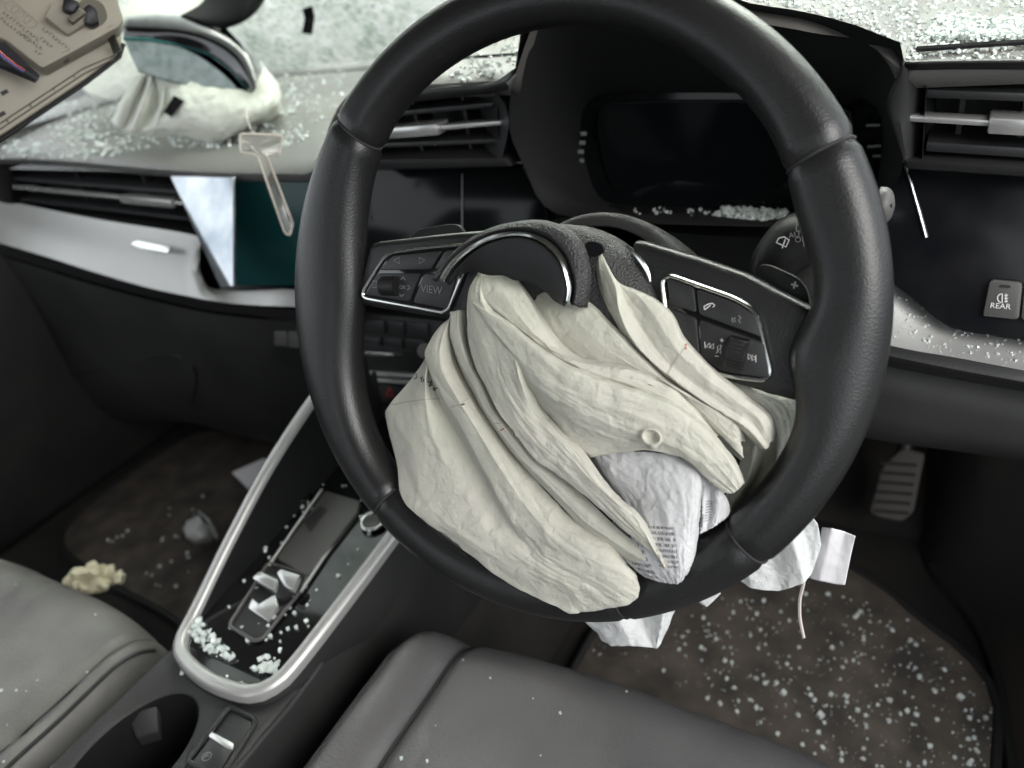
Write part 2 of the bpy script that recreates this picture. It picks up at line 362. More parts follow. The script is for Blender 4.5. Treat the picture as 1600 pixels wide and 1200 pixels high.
# driver's side: sill, kick panel and wheel-arch bulge in dark trim
kp = thing('kick_panel', 'dark moulded kick panel with wheel arch bulge right of the pedals', 'panel', (.38, .4, FL))
loft('side_moulding', [[(.335, -.3, FL), (.335, .0, FL), (.325, .25, FL), (.30, .40, FL), (.235, .50, FL), (.215, .62, FL+.02), (.21, .74, FL+.2)],
      [(.37, -.3, FL+.07), (.37, .0, FL+.07), (.355, .25, FL+.09), (.325, .40, FL+.12), (.262, .50, FL+.14), (.235, .62, FL+.16), (.225, .74, FL+.26)],
      [(.41, -.3, FL+.11), (.41, .0, FL+.11), (.385, .25, FL+.2), (.345, .40, FL+.24), (.295, .48, FL+.26), (.26, .6, FL+.28), (.24, .74, FL+.36)],
      [(.45, -.3, FL+.12), (.45, .0, FL+.13), (.42, .25, FL+.30), (.39, .38, FL+.36), (.34, .44, FL+.40), (.30, .56, FL+.44), (.28, .72, FL+.48)],
      [(.47, -.3, FL+.13), (.47, .0, FL+.2), (.46, .25, FL+.42), (.42, .36, FL+.48), (.38, .42, FL+.52), (.34, .5, FL+.56), (.32, .7, FL+.58)]], 'kick', kp, nu=40, sub=6)
tube('edge_strip', spline([(.337, -.3, FL+.012), (.337, 0, FL+.012), (.327, .25, FL+.012), (.302, .40, FL+.012), (.24, .50, FL+.012)], 30), .006, 'rubber', kp)

def mat_mesh(name, P, label):
    t = thing(name, label, 'floor mat', (sum(p[0] for p in P)/len(P), sum(p[1] for p in P)/len(P), FL))
    c = Vector((sum(p[0] for p in P)/len(P), sum(p[1] for p in P)/len(P), 0)); n = 72
    E_ = spline([Vector((p[0], p[1], 0)) for p in P], n, True)
    rows = []
    for s, z in ((1., .001), (1., .010), (.97, .012), (.8, .0125), (.6, .012), (.4, .0125), (.2, .012), (.0, .012)):
        rows.append([c.lerp(p, s) + Vector((0, 0, FL+z+.003*noise.noise(Vector((p.x*9*s, p.y*9*s, 1.))))) for p in E_])
    catch(make('carpet_face', [v for r in rows for v in r], grid_faces(len(rows), n, cu=True), 'mat', t))
    tube('bound_edge', [p + Vector((0, 0, FL+.011)) for p in E_], .0055, 'rubber', t, n=8, closed=True)
    return t
mat_mesh('floor_mat', [(-.125, -.2), (-.125, .1), (-.12, .3), (-.09, .43), (.0, .46), (.12, .47), (.19, .44), (.232, .405), (.278, .372), (.306, .338), (.316, .30), (.313, .2), (.31, 0), (.3, -.2)], "dusty brown driver's floor mat sprinkled with glass fragments under the pedals")
mat_mesh('floor_mat', [(-.46, .0), (-.47, .25), (-.5, .42), (-.7, .46), (-.95, .45), (-1.06, .40), (-1.08, .2), (-1.04, .10), (-.90, .065), (-.70, .05), (-.6, .02), (-.52, -.0)], "dark passenger floor mat beside the centre console")

# ---- roof lining and the passenger door that close the cabin
M['lining'] = mat('roof_lining', (.30, .28, .24), .95, bump=.4, bscale=600)
struct(loft('ceiling', [[(x, .16+.06*(1-((x+.35)/.8)**2), .435) for x in (-1.1, -.7, -.3, .1, .45)], [(x, -.1, .50) for x in (-1.1, -.7, -.3, .1, .45)], [(x, -.5, .53) for x in (-1.1, -.7, -.3, .1, .45)], [(x, -1.3, .50) for x in (-1.1, -.7, -.3, .1, .45)]], 'lining', nu=20, sub=4, solid=.02))
pdr = thing('passenger_door', 'dark passenger door card beside the glove box', 'car door', (-1.12, -.1, FL))
loft('door_card', [[(-1.13, y, FL) for y in (-1.2, -.4, .2, .8)], [(-1.10, y, -.42) for y in (-1.2, -.4, .2, .8)], [(-1.07, y, -.22) for y in (-1.2, -.4, .2, .8)], [(-1.09, y, -.10) for y in (-1.2, -.4, .2, .8)], [(-1.13, y, .02) for y in (-1.2, -.4, .2, .8)]], 'soft', pdr, nu=30, sub=6, solid=.02)
loft('armrest', [[(-1.09, y, -.20) for y in (-1., -.4, .1)], [(-1.02, y, -.19) for y in (-1., -.4, .06)], [(-1.02, y, -.25) for y in (-1., -.4, .04)], [(-1.09, y, -.30) for y in (-1., -.4, .1)]], 'soft', pdr, nu=16, sub=4)
prism('pillar', [(-1.14, .80, .0), (-1.10, .62, .0), (-1.04, .16, .42), (-1.10, .16, .46)], (.04, .02, 0), 'lining', pdr, bevel=.005)

# ================================================================== seats
def cushion(name, label, x0, x1, yb, yf, zt, seam_in, bol, rise, sm, crk):
    t = thing(name, label, 'car seat', ((x0+x1)/2, (yb+yf)/2, FL))
    xc = (x0+x1)/2; hw = (x1-x0)/2
    def surf(u, v):             # u across -1..1, v from back 0 to front 1 (then rolls down)
        x = xc + u*hw
        if v <= 1: y = yb + (yf-.05-yb)*v; dz = rise*v
        else:
            a = (v-1)*pi/2*1.15; y = yf-.05 + .05*sin(a); dz = rise - .05*(1-cos(a)) - max(0, v-1.9)*.4
        y -= .03*abs(u)**3*smooth01(.7, 1, v)
        e = abs(u)
        z = zt + dz + bol*smooth01(seam_in, seam_in+.16, e) - (.006*math.exp(-((e-seam_in)/.03)**2)) - .055*max(0, (e-.86)/.14)**2
        z += .0025*noise.noise(Vector((x*14, y*14, 3.))) + .004*noise.noise(Vector((x*5, y*5, 8.)))
        cz = 1-abs(noise.noise(Vector((x*22+y*9, y*13-x*6, 5.))))*2.2
        z -= crk*max(0, cz)**3*smooth01(-.1, .3, noise.noise(Vector((x*7, y*7, 2.))))
        return Vector((x, y, z))
    us = [-1+2*i/139 for i in range(140)]; vs2 = [i/90 for i in range(91)] + [1+j/14 for j in range(1, 29)]
    V = [surf(u, v) for v in vs2 for u in us]
    catch(make('cushion', V, grid_faces(len(vs2), len(us)), sm, t))
    for s in (-1, 1):
        P = [surf(s*seam_in, v) + Vector((0, 0, .0008)) for v in vs2[:104]]
        tube('seam', P, .0016, 'rubber', t, n=6)
        P = [surf(s*.93, v)+Vector((0, 0, .001)) for v in vs2[:98]]
        tube('piping', P, .0022, 'seatside', t, n=6)
    # skirt of the cushion down to its frame
    for s in (-1, 1):
        R = [[surf(s*1., v) for v in vs2[::4]], [surf(s*1., v)*1. + Vector((s*.008, 0, -.06)) for v in vs2[::4]], [Vector((surf(s*1., v).x+s*.004, surf(s*1., v).y-.01, min(zt-.14, surf(s, v).z-.08))) for v in vs2[::4]]]
        loft('side_panel', R, 'seatside', t, nu=30, sub=3, solid=.003)
    # backrest behind the cushion
    xb = xc; Rb_ = []
    for (y, z, w, d) in ((yb+.03, zt-.03, hw*.96, .05), (yb-.02, zt+.14, hw*1.0, .055), (yb-.09, zt+.36, hw*.95, .05), (yb-.15, zt+.56, hw*.8, .04), (yb-.16, zt+.62, hw*.6, .02)):
        Rb_.append([Vector((xb + w*math.copysign(abs(cos(a))**.6, cos(a)), y + d*math.copysign(abs(sin(a))**.7, sin(a)), z)) for a in [2*pi*i/40 for i in range(40)]])
    make('backrest', [v for r in Rb_ for v in r], grid_faces(5, 40, cu=True) + [tuple(range(160, 200))], 'seat', t)
    box('seat_base', (x0+.03, yb, FL), (x1-.03, yf-.06, zt-.05), 'dark', t, bevel=.01)
    return t
cushion('seat', "grey leather driver's seat cushion under the steering wheel", -.182, .262, -.62, .028, -.335, .70, .012, .010, 'seat', .001)
cushion('seat', 'creased grey leather passenger seat cushion beside the cup holder', -.84, -.392, -.75, -.072, -.35, .80, .018, .014, 'seatlitdusty', .003)

# ================================================================== dashboard
D = thing('dashboard', 'grey and black dashboard strewn with broken glass under the windshield', 'dashboard', (-.35, .5, FL))
HT = [(-.125, 0), (-.105, .012), (-.093, .029), (-.085, .043), (-.068, .062), (-.02, .072), (.023, .064), (.043, .051), (.068, .038), (.102, .030), (.132, .020), (.15, .012), (.163, .003), (.175, 0)]
def hood(x):
    for (a, p), (b, q) in zip(HT, HT[1:]):
        if a <= x <= b: return max(0, p + (q-p)*(x-a)/(b-a) - .004)
    return 0.
def ztop(x, y):
    dr = smooth01(-.42, -.27, x)
    z = .0*(1-dr) + .092*dr
    z += (1-dr)*(.018*smooth01(.27, .5, y))
    z += hood(x)*(1-smooth01(.36, .62, y))   # hood over the instruments
    z -= .05*dr*smooth01(.42, .75, y)
    return z
def yfront(x):
    pas = .262 + .05*smooth01(-.5, -1.05, x)
    dr = smooth01(-.42, -.30, x)
    y = pas*(1-dr) + .222*dr
    y -= .03*smooth01(-.14, -.09, x)*(1-smooth01(.10, .155, x))
    return y - .03*smooth01(.13, .16, x)
xs = [-1.30+i*(.46+1.30)/230 for i in range(231)]
tt = [0, .004, .012, .03, .06, .1, .15, .2, .27, .35, .45, .55, .65, .75, .85, 1]
rows = []
for x in xs:
    yf = yfront(x); k = 1-smooth01(0, .01, hood(x)); r = [Vector((x, yf+.012, ztop(x, yf)-.008-.014*k)), Vector((x, yf+.001, ztop(x, yf)-.008-.006*k))]
    for t in tt:
        y = yf+.004*(1-math.exp(-t*60)) + t*(.80-yf)
        z = ztop(x, y) - .008*math.exp(-t*70)
        r.append(Vector((x, y, z)))
    rows.append(r)
top = make('top_pad', [v for r in rows for v in r], grid_faces(len(rows), len(rows[0])), 'pad', D, sharp=60)
catch(top)
# groove between the vents' shelf and the pad, right and left of the hood
for P in ([(.168, .205), (.22, .207), (.30, .21), (.45, .215)], [(-.122, .285), (-.16, .287), (-.24, .29), (-.29, .295)]):
    tube('joint', [Vector((p.x, p.y, ztop(p.x, p.y)+.0004)) for p in resample([Vector((a, b, 0)) for a, b in P], 24)], .0018, 'dark', D, n=6)
# ridge of the defroster slot at the glass
loft('defroster_slot', [[(-1.0, .70, .0165), (-.6, .72, .0165), (-.45, .72, .0165)], [(-1.0, .72, .0165), (-.6, .74, .0165), (-.45, .74, .0165)]], 'dark', D, nu=20, sub=2, solid=.002)

# ---- instrument binnacle: dark shroud from the hood lip back to the recessed display
def lipz(x): return ztop(x, .195)
ring_out = [Yp(812, 62, .20), Yp(815, 27, .194), Yp(850, -28, .193), Yp(950, -68, .193), Yp(1050, -58, .192), Yp(1100, -28, .192), Yp(1160, 2, .192), Yp(1250, 17, .191), Yp(1330, 37, .191), Yp(1380, 57, .19), Yp(1416, 80, .19), Yp(1392, 160, .20), Yp(1412, 255, .21), Yp(1360, 330, .22), Yp(1235, 352, .225), Yp(1090, 352, .23), Yp(960, 345, .235), Yp(858, 328, .24), Yp(818, 258, .235), Yp(795, 190, .22)]
ring_in = [Yp(905, 175, .33), Yp(925, 152, .33), Yp(960, 146, .33), Yp(1010, 145, .33), Yp(1060, 145, .33), Yp(1120, 145, .33), Yp(1180, 146, .33), Yp(1240, 147, .33), Yp(1300, 150, .33), Yp(1345, 154, .33), Yp(1368, 165, .33), Yp(1378, 190, .33), Yp(1376, 250, .325), Yp(1350, 318, .32), Yp(1235, 335, .315), Yp(1090, 330, .315), Yp(975, 325, .315), Yp(930, 310, .32), Yp(912, 265, .325), Yp(902, 215, .33)]
A = spline(ring_out, 64, True); B = spline(ring_in, 64, True)
def midring(t, push): return [a.lerp(b, t) + Vector((0, push, 0)) for a, b in zip(A, B)]
R = [A, midring(.06, .002), midring(.3, -.006), midring(.7, -.006), midring(.95, -.003), B, midring(1.02, .012)]
make('instrument_shroud', [v for r in R for v in r], grid_faces(len(R), 64, cu=True), 'hood', D, sharp=70)
# display: glossy sheet a little behind the shroud's inner edge
cen = sum(B, Vector())/64
dsp = make('instrument_display', [b + (b-cen)*.04 + Vector((0, .008, 0)) for b in B] + [cen + Vector((0, .006, 0))], [(i, (i+1) % 64, 64) for i in range(64)], 'screen', D, smooth=False)
pd = Pl(cen + Vector((0, .004, 0)), (0, -1, .02))
scr = [pd(938, 168), pd(975, 160), pd(1100, 158), pd(1250, 160), pd(1318, 166), pd(1332, 190), pd(1330, 250), pd(1310, 312), pd(1100, 318), pd(985, 314), pd(955, 290), pd(936, 220)]
prism('display_frame', spline(scr, 48, True), (0, .003, 0), 'dark', dsp, bevel=.0006)
prism('display_pane', [cen + (p-cen)*.985 + Vector((0, -.0012, 0)) for p in spline(scr, 48, True)], (0, .0015, 0), 'screen', dsp, bevel=0)
# side scales beside the display
for (px, py) in ((907, 212), (905, 226), (903, 240), (903, 254)):
    p = pd(px, py, .004); prism('scale_mark', [p, p+Vector((.006, 0, 0)), p+Vector((.0065, 0, .0035)), p+Vector((.0005, 0, .0035))], (0, .0005, 0), 'dim', dsp, bevel=0)
for (px, py, w) in ((1366, 198, .004), (1353, 198, .006), (1368, 230, .004), (1355, 231, .006), (1363, 246, .006)):
    p = pd(px, py, .004); prism('scale_mark', [p, p+Vector((w, 0, 0)), p+Vector((w, 0, .002)), p+Vector((0, 0, .002))], (0, .0005, 0), 'dim', dsp, bevel=0)
# shelf at the foot of the display where fragments gather
shelf = loft('display_sill', [[Yp(940, 318, .322), Yp(1100, 328, .318), Yp(1240, 333, .318), Yp(1345, 320, .322)], [Yp(930, 332, .285), Yp(1090, 346, .283), Yp(1240, 350, .283), Yp(1355, 335, .283)], [Yp(860, 345, .25), Yp(1080, 366, .247), Yp(1240, 372, .247), Yp(1370, 350, .247)]], 'dark', D, nu=24, sub=4)
catch(shelf)

# ---- air vents
def vent(parent, name, top_l, top_r, bot_l, bot_r, yl, yr, slats, bar, depth, knob=None, shift=0):
    """slot given by four photo points on the dash face; slats and bar are lines across it"""
    def q(p, y): return Yp(p[0], p[1], y)
    TL, TR, BL, BR = q(top_l, yl), q(top_r, yr), q(bot_l, yl), q(bot_r, yr)
    v = make(name, [TL, TR, BR, BL] + [p+Vector((0, depth, 0)) for p in (TL, TR, BR, BL)], [(0, 1, 5, 4), (1, 2, 6, 5), (2, 3, 7, 6), (3, 0, 4, 7), (4, 5, 6, 7)], 'dark', parent, smooth=False)
    for (a, b, th) in slats:
        A_, B_ = q(a, yl+.004), q(b, yr+.004)
        prism('slat', [A_, B_, B_+Vector((0, 0, -th)), A_+Vector((0, 0, -th))], (0, depth*.7, .004), 'vent', v, bevel=.0008)
    A_, B_ = q(bar[0], yl), q(bar[1], yr)
    n = (B_-A_)
    prism('chrome_bar', [A_, B_, B_+Vector((0, 0, -.0042)), A_+Vector((0, 0, -.0042))], (0, .012, 0), 'bar', v, bevel=.0012)
    for k in (.33, .67):
        P0 = A_.lerp(B_, k)
        prism('vane', [P0+Vector((0, .02, .03)), P0+Vector((.003, .02, .03)), P0+Vector((.003, .02, -.034)), P0+Vector((0, .02, -.034))], (0, .025, 0), 'dark', v, bevel=0)
    if knob:
        K0, K1 = A_.lerp(B_, knob[0]), A_.lerp(B_, knob[1])
        prism('slider_knob', [K0+Vector((0, -.004, .0025)), K1+Vector((0, -.004, .0025)), K1+Vector((0, -.004, -.0075)), K0+Vector((0, -.004, -.0075))], (0, .02, 0), 'bar', v, bevel=.0014)
    return v
# passenger side long vent
vent(D, 'passenger_vent', (14, 264), (330, 272), (20, 322), (330, 368), .285, .268, [((20, 278), (330, 303), .004), ((30, 311), (330, 345), .004)], ((18, 291), (330, 321)), .06, (.60, .84))
# vent left of the instruments
vent(D, 'centre_vent', (560, 162), (776, 138), (560, 258), (780, 247), .232, .236, [((560, 180), (770, 160), .004), ((560, 226), (775, 217), .004), ((560, 248), (782, 241), .006)], ((560, 207), (788, 188)), .06, (.22, .58))
loft('vent_cheek', [[Yp(770, 140, .228), Yp(787, 160, .226), Yp(795, 190, .222), Yp(790, 225, .224), Yp(784, 248, .226)], [Yp(748, 150, .262), Yp(755, 170, .262), Yp(760, 192, .262), Yp(758, 220, .262), Yp(750, 242, .262)]], 'vent', D, nu=14, sub=2)
loft('vent_brow', [[Yp(560, 150, .222), Yp(690, 134, .222), Yp(768, 127, .222), Yp(813, 104, .214)], [Yp(560, 166, .226), Yp(690, 150, .226), Yp(768, 142, .226), Yp(800, 140, .216)]], 'vent', D, nu=20, sub=2, solid=.004)
prism('vent_sill', [Yp(540, 250, .228), Yp(786, 247, .23), Yp(800, 262, .234), Yp(540, 268, .232)], (0, .05, 0), 'vent', D, bevel=.003)
# vent right of the instruments
rv = vent(D, 'driver_vent', (1448, 112), (1680, 112), (1440, 262), (1680, 282), .200, .200, [((1448, 140), (1680, 148), .005), ((1448, 222), (1680, 236), .006)], ((1404, 179), (1700, 196)), .06, (.50, .98))
loft('vent_brow', [[Yp(1414, 99, .187), Yp(1500, 97, .187), Yp(1690, 96, .187)], [Yp(1416, 108, .19), Yp(1500, 106, .19), Yp(1690, 106, .19)], [Yp(1428, 124, .206), Yp(1500, 122, .206), Yp(1690, 124, .206)]], 'dark', D, nu=12, sub=3, solid=.003)  # darker plastic stands in for the shade under the shelf
loft('vent_cheek', [[Yp(1412, 92, .187), Yp(1408, 110, .188), Yp(1385, 160, .195), Yp(1398, 210, .197), Yp(1414, 258, .2)], [Yp(1424, 112, .194), Yp(1422, 135, .196), Yp(1420, 170, .198), Yp(1420, 215, .2), Yp(1424, 256, .203)], [Yp(1450, 130, .225), Yp(1462, 150, .23), Yp(1462, 190, .232), Yp(1458, 222, .232), Yp(1452, 250, .225)]], 'vent', D, nu=18, sub=3, solid=.002)
prism('vent_sill', [Yp(1410, 250, .196), Yp(1700, 268, .196), Yp(1700, 286, .2), Yp(1414, 266, .2)], (0, .05, 0), 'vent', D, bevel=.003)

# ---- black glossy panel right of the wheel, with the rear fog button
PR = Pl(Yp(1500, 400, .215), (0, -.93, .30))
gp = prism('switch_panel', [PR(1404, 262), PR(1500, 268), PR(1740, 288), PR(1740, 560), PR(1600, 532), PR(1486, 514), PR(1460, 496), PR(1380, 430), PR(1375, 340)], (0, .02, 0), 'switchgloss', D, bevel=.001)
tube('silver_edge', [PR(1413, 258, .001), PR(1424, 288, .001), PR(1436, 330, .001), PR(1447, 371, .001)], .0011, 'chrome', gp, n=8)
for k, P in enumerate(([(1546, 440), (1552, 437), (1598, 441), (1592, 500), (1536, 494), (1537, 486)], [(1601, 441), (1660, 446), (1655, 508), (1595, 500)])):
    b = prism('fog_light_button' if k == 0 else 'switch_button', rnd_poly([PR(x, y, .004) for x, y in P], .003), -PR.n*.006, 'btn_grey', gp, bevel=.0008)
    if k == 0:
        p = PR(1573, 446, .0048); prism('indicator', [PR(1563, 445, .0046), PR(1579, 446, .0046), PR(1579, 450, .0046), PR(1563, 449, .0046)], -PR.n*.0008, 'dark', b, bevel=0)
        text('letters', 'REAR', PR(1563, 478.5, .0046), PR(1593, 480.5)-PR(1543, 477), WU, .0050, 'white', b)
        g = lambda x, y: PR(x, y, .0046)
        arc = [g(1566+ -2*0 - 7.5*sin(a), 466+7*cos(a)) for a in [pi*i/10 for i in range(11)]]
        strokes('fog_symbol', [arc + [arc[0]], [g(1569, 462), g(1575, 461)], [g(1569, 466.5), g(1575, 466)], [g(1569, 471), g(1575, 470.5)], [g(1571.5, 459), g(1572.5, 463), g(1570.8, 466), g(1572.5, 469), g(1571.5, 473)]], .00065, PR.n, 'white', b)

# ---- silver trim right of the wheel and the knee panel below
tr = loft('silver_trim', [[Yp(1330, 390, .225), Yp(1382, 432, .222), Yp(1430, 470, .218), Yp(1466, 500, .214), Yp(1500, 516, .213), Yp(1600, 533, .212), Yp(1740, 560, .212)], [Yp(1330, 450, .21), Yp(1382, 480, .206), Yp(1430, 510, .202), Yp(1466, 530, .2), Yp(1500, 540, .199), Yp(1600, 562, .197), Yp(1740, 590, .197)], [Yp(1330, 520, .190), Yp(1385, 538, .188), Yp(1430, 548, .187), Yp(1466, 554, .187), Yp(1500, 560, .187), Yp(1600, 579, .186), Yp(1740, 606, .186)]], 'silver', D, nu=40, sub=5)
catch(tr)
loft('trim_lip', [[Yp(1330, 522, .188), Yp(1385, 539, .187), Yp(1500, 561, .186), Yp(1600, 580, .185), Yp(1740, 608, .185)], [Yp(1330, 545, .182), Yp(1385, 560, .181), Yp(1500, 584, .181), Yp(1600, 602, .181), Yp(1740, 630, .181)], [Yp(1330, 552, .21), Yp(1385, 572, .21), Yp(1500, 594, .21), Yp(1600, 612, .21), Yp(1740, 636, .21)]], 'vent', D, nu=24, sub=4)
loft('knee_panel', [[Yp(1180, 500, .235), Yp(1300, 540, .215), Yp(1385, 562, .212), Yp(1500, 585, .212), Yp(1740, 628, .212)], [Yp(1180, 560, .23), Yp(1300, 600, .205), Yp(1385, 622, .200), Yp(1500, 645, .2), Yp(1740, 690, .2)], [Yp(1150, 640, .24), Yp(1300, 672, .22), Yp(1385, 690, .218), Yp(1500, 706, .218), Yp(1740, 740, .218)], [Yp(1140, 640, .34), Yp(1300, 660, .34), Yp(1385, 670, .34), Yp(1500, 685, .34), Yp(1740, 715, .34)]], 'soft', D, nu=30, sub=5, solid=.003)

# ---- centre touch screen: slanted black glass slab
PS = Pl(Yp(500, 360, .262), (0, -.97, .24))
sg = prism('touch_screen', [PS(266, 273), PS(470, 268), PS(660, 262), PS(816, 260), PS(852, 320), PS(862, 372), PS(640, 470), PS(470, 462), PS(345, 452)], (0, .014, .0), 'screen', D, bevel=.0012)
prism('display_pane', [PS(367, 277, .0018), PS(520, 273, .0018), PS(520, 446, .0018), PS(367, 446, .0018)], (0, .001, 0), 'display', sg, bevel=0)
tube('pane_edge', [PS(722, 272, .002), PS(722, 360, .002)], .0005, 'dim', sg, n=5)
tube('bevel_edge', [PS(817, 261, .001), PS(853, 321, .001)], .0009, 'vent', sg, n=6)
# facet added at the slab's passenger end to imitate a bright window reflection
PF = Pl(PS(268, 277, .004), (-.15, -.85, .50)); prism('reflection_facet', [PF(266, 275), PF(364, 278), PF(364, 447), PF(344, 449)], (0, .004, 0), 'facet', sg, bevel=.0004)

# ---- silver shelf trim on the passenger side running under the screen
st = loft('silver_trim', [[Yp(-60, 300, .285), Yp(10, 318, .28), Yp(33, 319, .278), Yp(150, 342, .27), Yp(297, 366, .262), Yp(312, 380, .258), Yp(319, 446, .25), Yp(400, 450, .247), Yp(470, 453, .243), Yp(560, 460, .24)],
    [Yp(-60, 330, .265), Yp(10, 348, .262), Yp(60, 362, .258), Yp(160, 388, .25), Yp(280, 418, .243), Yp(310, 432, .24), Yp(335, 458, .238), Yp(400, 462, .236), Yp(470, 464, .234), Yp(560, 472, .231)],
    [Yp(-60, 365, .24), Yp(0, 380, .236), Yp(75, 402, .232), Yp(150, 426, .228), Yp(230, 449, .225), Yp(300, 464, .224), Yp(345, 472, .224), Yp(400, 477, .224), Yp(470, 480, .224), Yp(560, 488, .222)]], 'silver', D, nu=60, sub=6)
loft('trim_underside', [[Yp(-60, 366, .24), Yp(0, 382, .236), Yp(150, 428, .228), Yp(300, 466, .224), Yp(400, 479, .224), Yp(560, 490, .222)], [Yp(-60, 378, .25), Yp(0, 396, .246), Yp(150, 442, .24), Yp(300, 480, .238), Yp(400, 494, .238), Yp(560, 506, .238)]], 'vent', D, nu=30, sub=2)
pb = PB = Pl(Yp(235, 386, .243), (0, -.75, .6))
prism('badge_strip', rnd_poly([PB(204, 380, .003), PB(214, 376, .003), PB(266, 386, .003), PB(262, 395, .003), PB(208, 386, .003)], .002), -PB.n*.004, 'chrome', D, bevel=.0005)
# ---- lower dash: glove box door and centre stack side
gb = loft('glove_box', [[Yp(-80, 385, .25), Yp(0, 400, .246), Yp(150, 446, .24), Yp(300, 484, .238), Yp(420, 500, .238), Yp(560, 512, .25)], [Yp(-80, 470, .262), Yp(0, 480, .258), Yp(150, 510, .25), Yp(300, 545, .246), Yp(420, 560, .25), Yp(560, 570, .27)], [Yp(-80, 560, .28), Yp(0, 570, .276), Yp(150, 600, .268), Yp(290, 615, .27), Yp(420, 640, .28), Yp(560, 650, .30)], [Yp(-80, 640, .34), Yp(0, 640, .34), Yp(150, 660, .33), Yp(290, 660, .34), Yp(420, 690, .35), Yp(560, 690, .36)], [Yp(-80, 620, .50), Yp(0, 620, .5), Yp(150, 620, .5), Yp(290, 620, .5), Yp(420, 640, .5), Yp(560, 640, .5)]], 'soft', D, nu=36, sub=6)
tube('door_gap', spline([Yp(60, 560, .262), Yp(110, 585, .262), Yp(200, 570, .258), Yp(270, 555, .247), Yp(305, 580, .25), Yp(300, 630, .27)], 40), .0014, 'dark', gb, n=6)
# climate unit under the screen
PC = Pl(Yp(600, 540, .245), (0, -.9, -.43+.55))
cl = prism('climate_panel', [PC(415, 492), PC(560, 488), PC(760, 510), PC(760, 640), PC(560, 622), PC(430, 560)], (0, .05, 0), 'dark', D, bevel=.002)
for (x0, y0, x1, y1, m) in ((428, 517, 448, 540, 'btn_grey'), (450, 518, 480, 543, 'btn_grey'), (482, 520, 556, 546, 'btn_grey'), (562, 526, 594, 545, 'btn'), (599, 528, 628, 548, 'btn'), (633, 530, 662, 552, 'btn'), (562, 499, 600, 520, 'btn'), (606, 502, 630, 524, 'btn'), (636, 504, 668, 528, 'btn')):
    prism('climate_button', rnd_poly([PC(x0, y0, .004), PC(x1, y0+(x1-x0)*.06, .004), PC(x1, y1+(x1-x0)*.06, .004), PC(x0, y1, .004)], .002), -PC.n*.006, m, cl, bevel=.0008)
prism('chrome_strip', [PC(545, 549, .006), PC(627, 553, .006), PC(626, 558, .006), PC(545, 554, .006)], -PC.n*.004, 'chrome', cl, bevel=.0006)
for y in (581, 591):
    prism('silver_strip', [PC(545, y-2, .006), PC(650, y+5, .006), PC(650, y+11, .006), PC(545, y+4, .006)], -PC.n*.005, 'silver', cl, bevel=.0008)
sw = prism('hazard_switch', rnd_poly([PC(560, 600, .004), PC(640, 606, .004), PC(640, 632, .004), PC(568, 626, .004)], .003), -PC.n*.005, 'btn', cl, bevel=.0008)
strokes('hazard_triangle', [[PC(603, 618, .0048), PC(609, 606, .0048), PC(615, 619, .0048), PC(603, 618, .0048)]], .0022, PC.n, 'red', sw)
tube('rotary_knob', [PC(664, 548, .004), PC(664, 548, .016)], .0085, 'btn_grey', cl, n=24, bevel=0)
# bulk behind the face so nothing shows through
prism('carrier_beam', [(-1.1, .36, -.06), (.45, .36, -.06), (.45, .36, -.20), (-1.1, .36, -.20)], (0, .3, 0), 'dark', D, bevel=0)

# ---- windshield
ws = [[(x, .80, .0) for x in (-1.4, -.7, -.3, .1, .5)], [(x, .60+.05*(1-((x+.35)/.8)**2), .125) for x in (-1.35, -.7, -.3, .1, .48)], [(x, .38+.08*(1-((x+.35)/.8)**2), .27) for x in (-1.1, -.7, -.3, .1, .45)], [(x, .12+.08*(1-((x+.35)/.8)**2), .43) for x in (-1.05, -.7, -.3, .1, .4)]]
wsh = tag(loft('windshield', ws, 'windshield', None, nu=40, sub=10, solid=.005), 'shattered pale green windshield glass behind the dashboard', 'windshield')

# ================================================================== centre console
K = thing('centre_console', 'grey centre console with silver framed black shifter panel and cup holder', 'console', (-.28, -.1, FL))
def deckz(y): return -.306 + .13*max(0, y+.11)*.9
PK = Pl((-.28, -.11, -.306), Vector((0, -.117, 1)))          # shifter deck plane
# side walls of the console
for x, s in ((-.352, -1), (-.211, 1)):
    Rw = [[(x, y, -.318 + (.30*max(0, y+.1) if s < 0 else .16*max(0, y+.1))) for y in (-.6, -.3, -.15, -.1, 0, .1, .22)], [(x+s*.004, y, -.35 + .1*max(0, y+.1)) for y in (-.6, -.3, -.15, -.1, 0, .1, .22)], [(x+s*.012, y, -.46) for y in (-.6, -.3, -.15, -.1, 0, .1, .26)], [(x+s*.014, y, FL+.02) for y in (-.6, -.3, -.15, -.1, 0, .1, .3)]]
    loft('side_wall', Rw, 'soft', K, nu=30, sub=4, solid=.004)
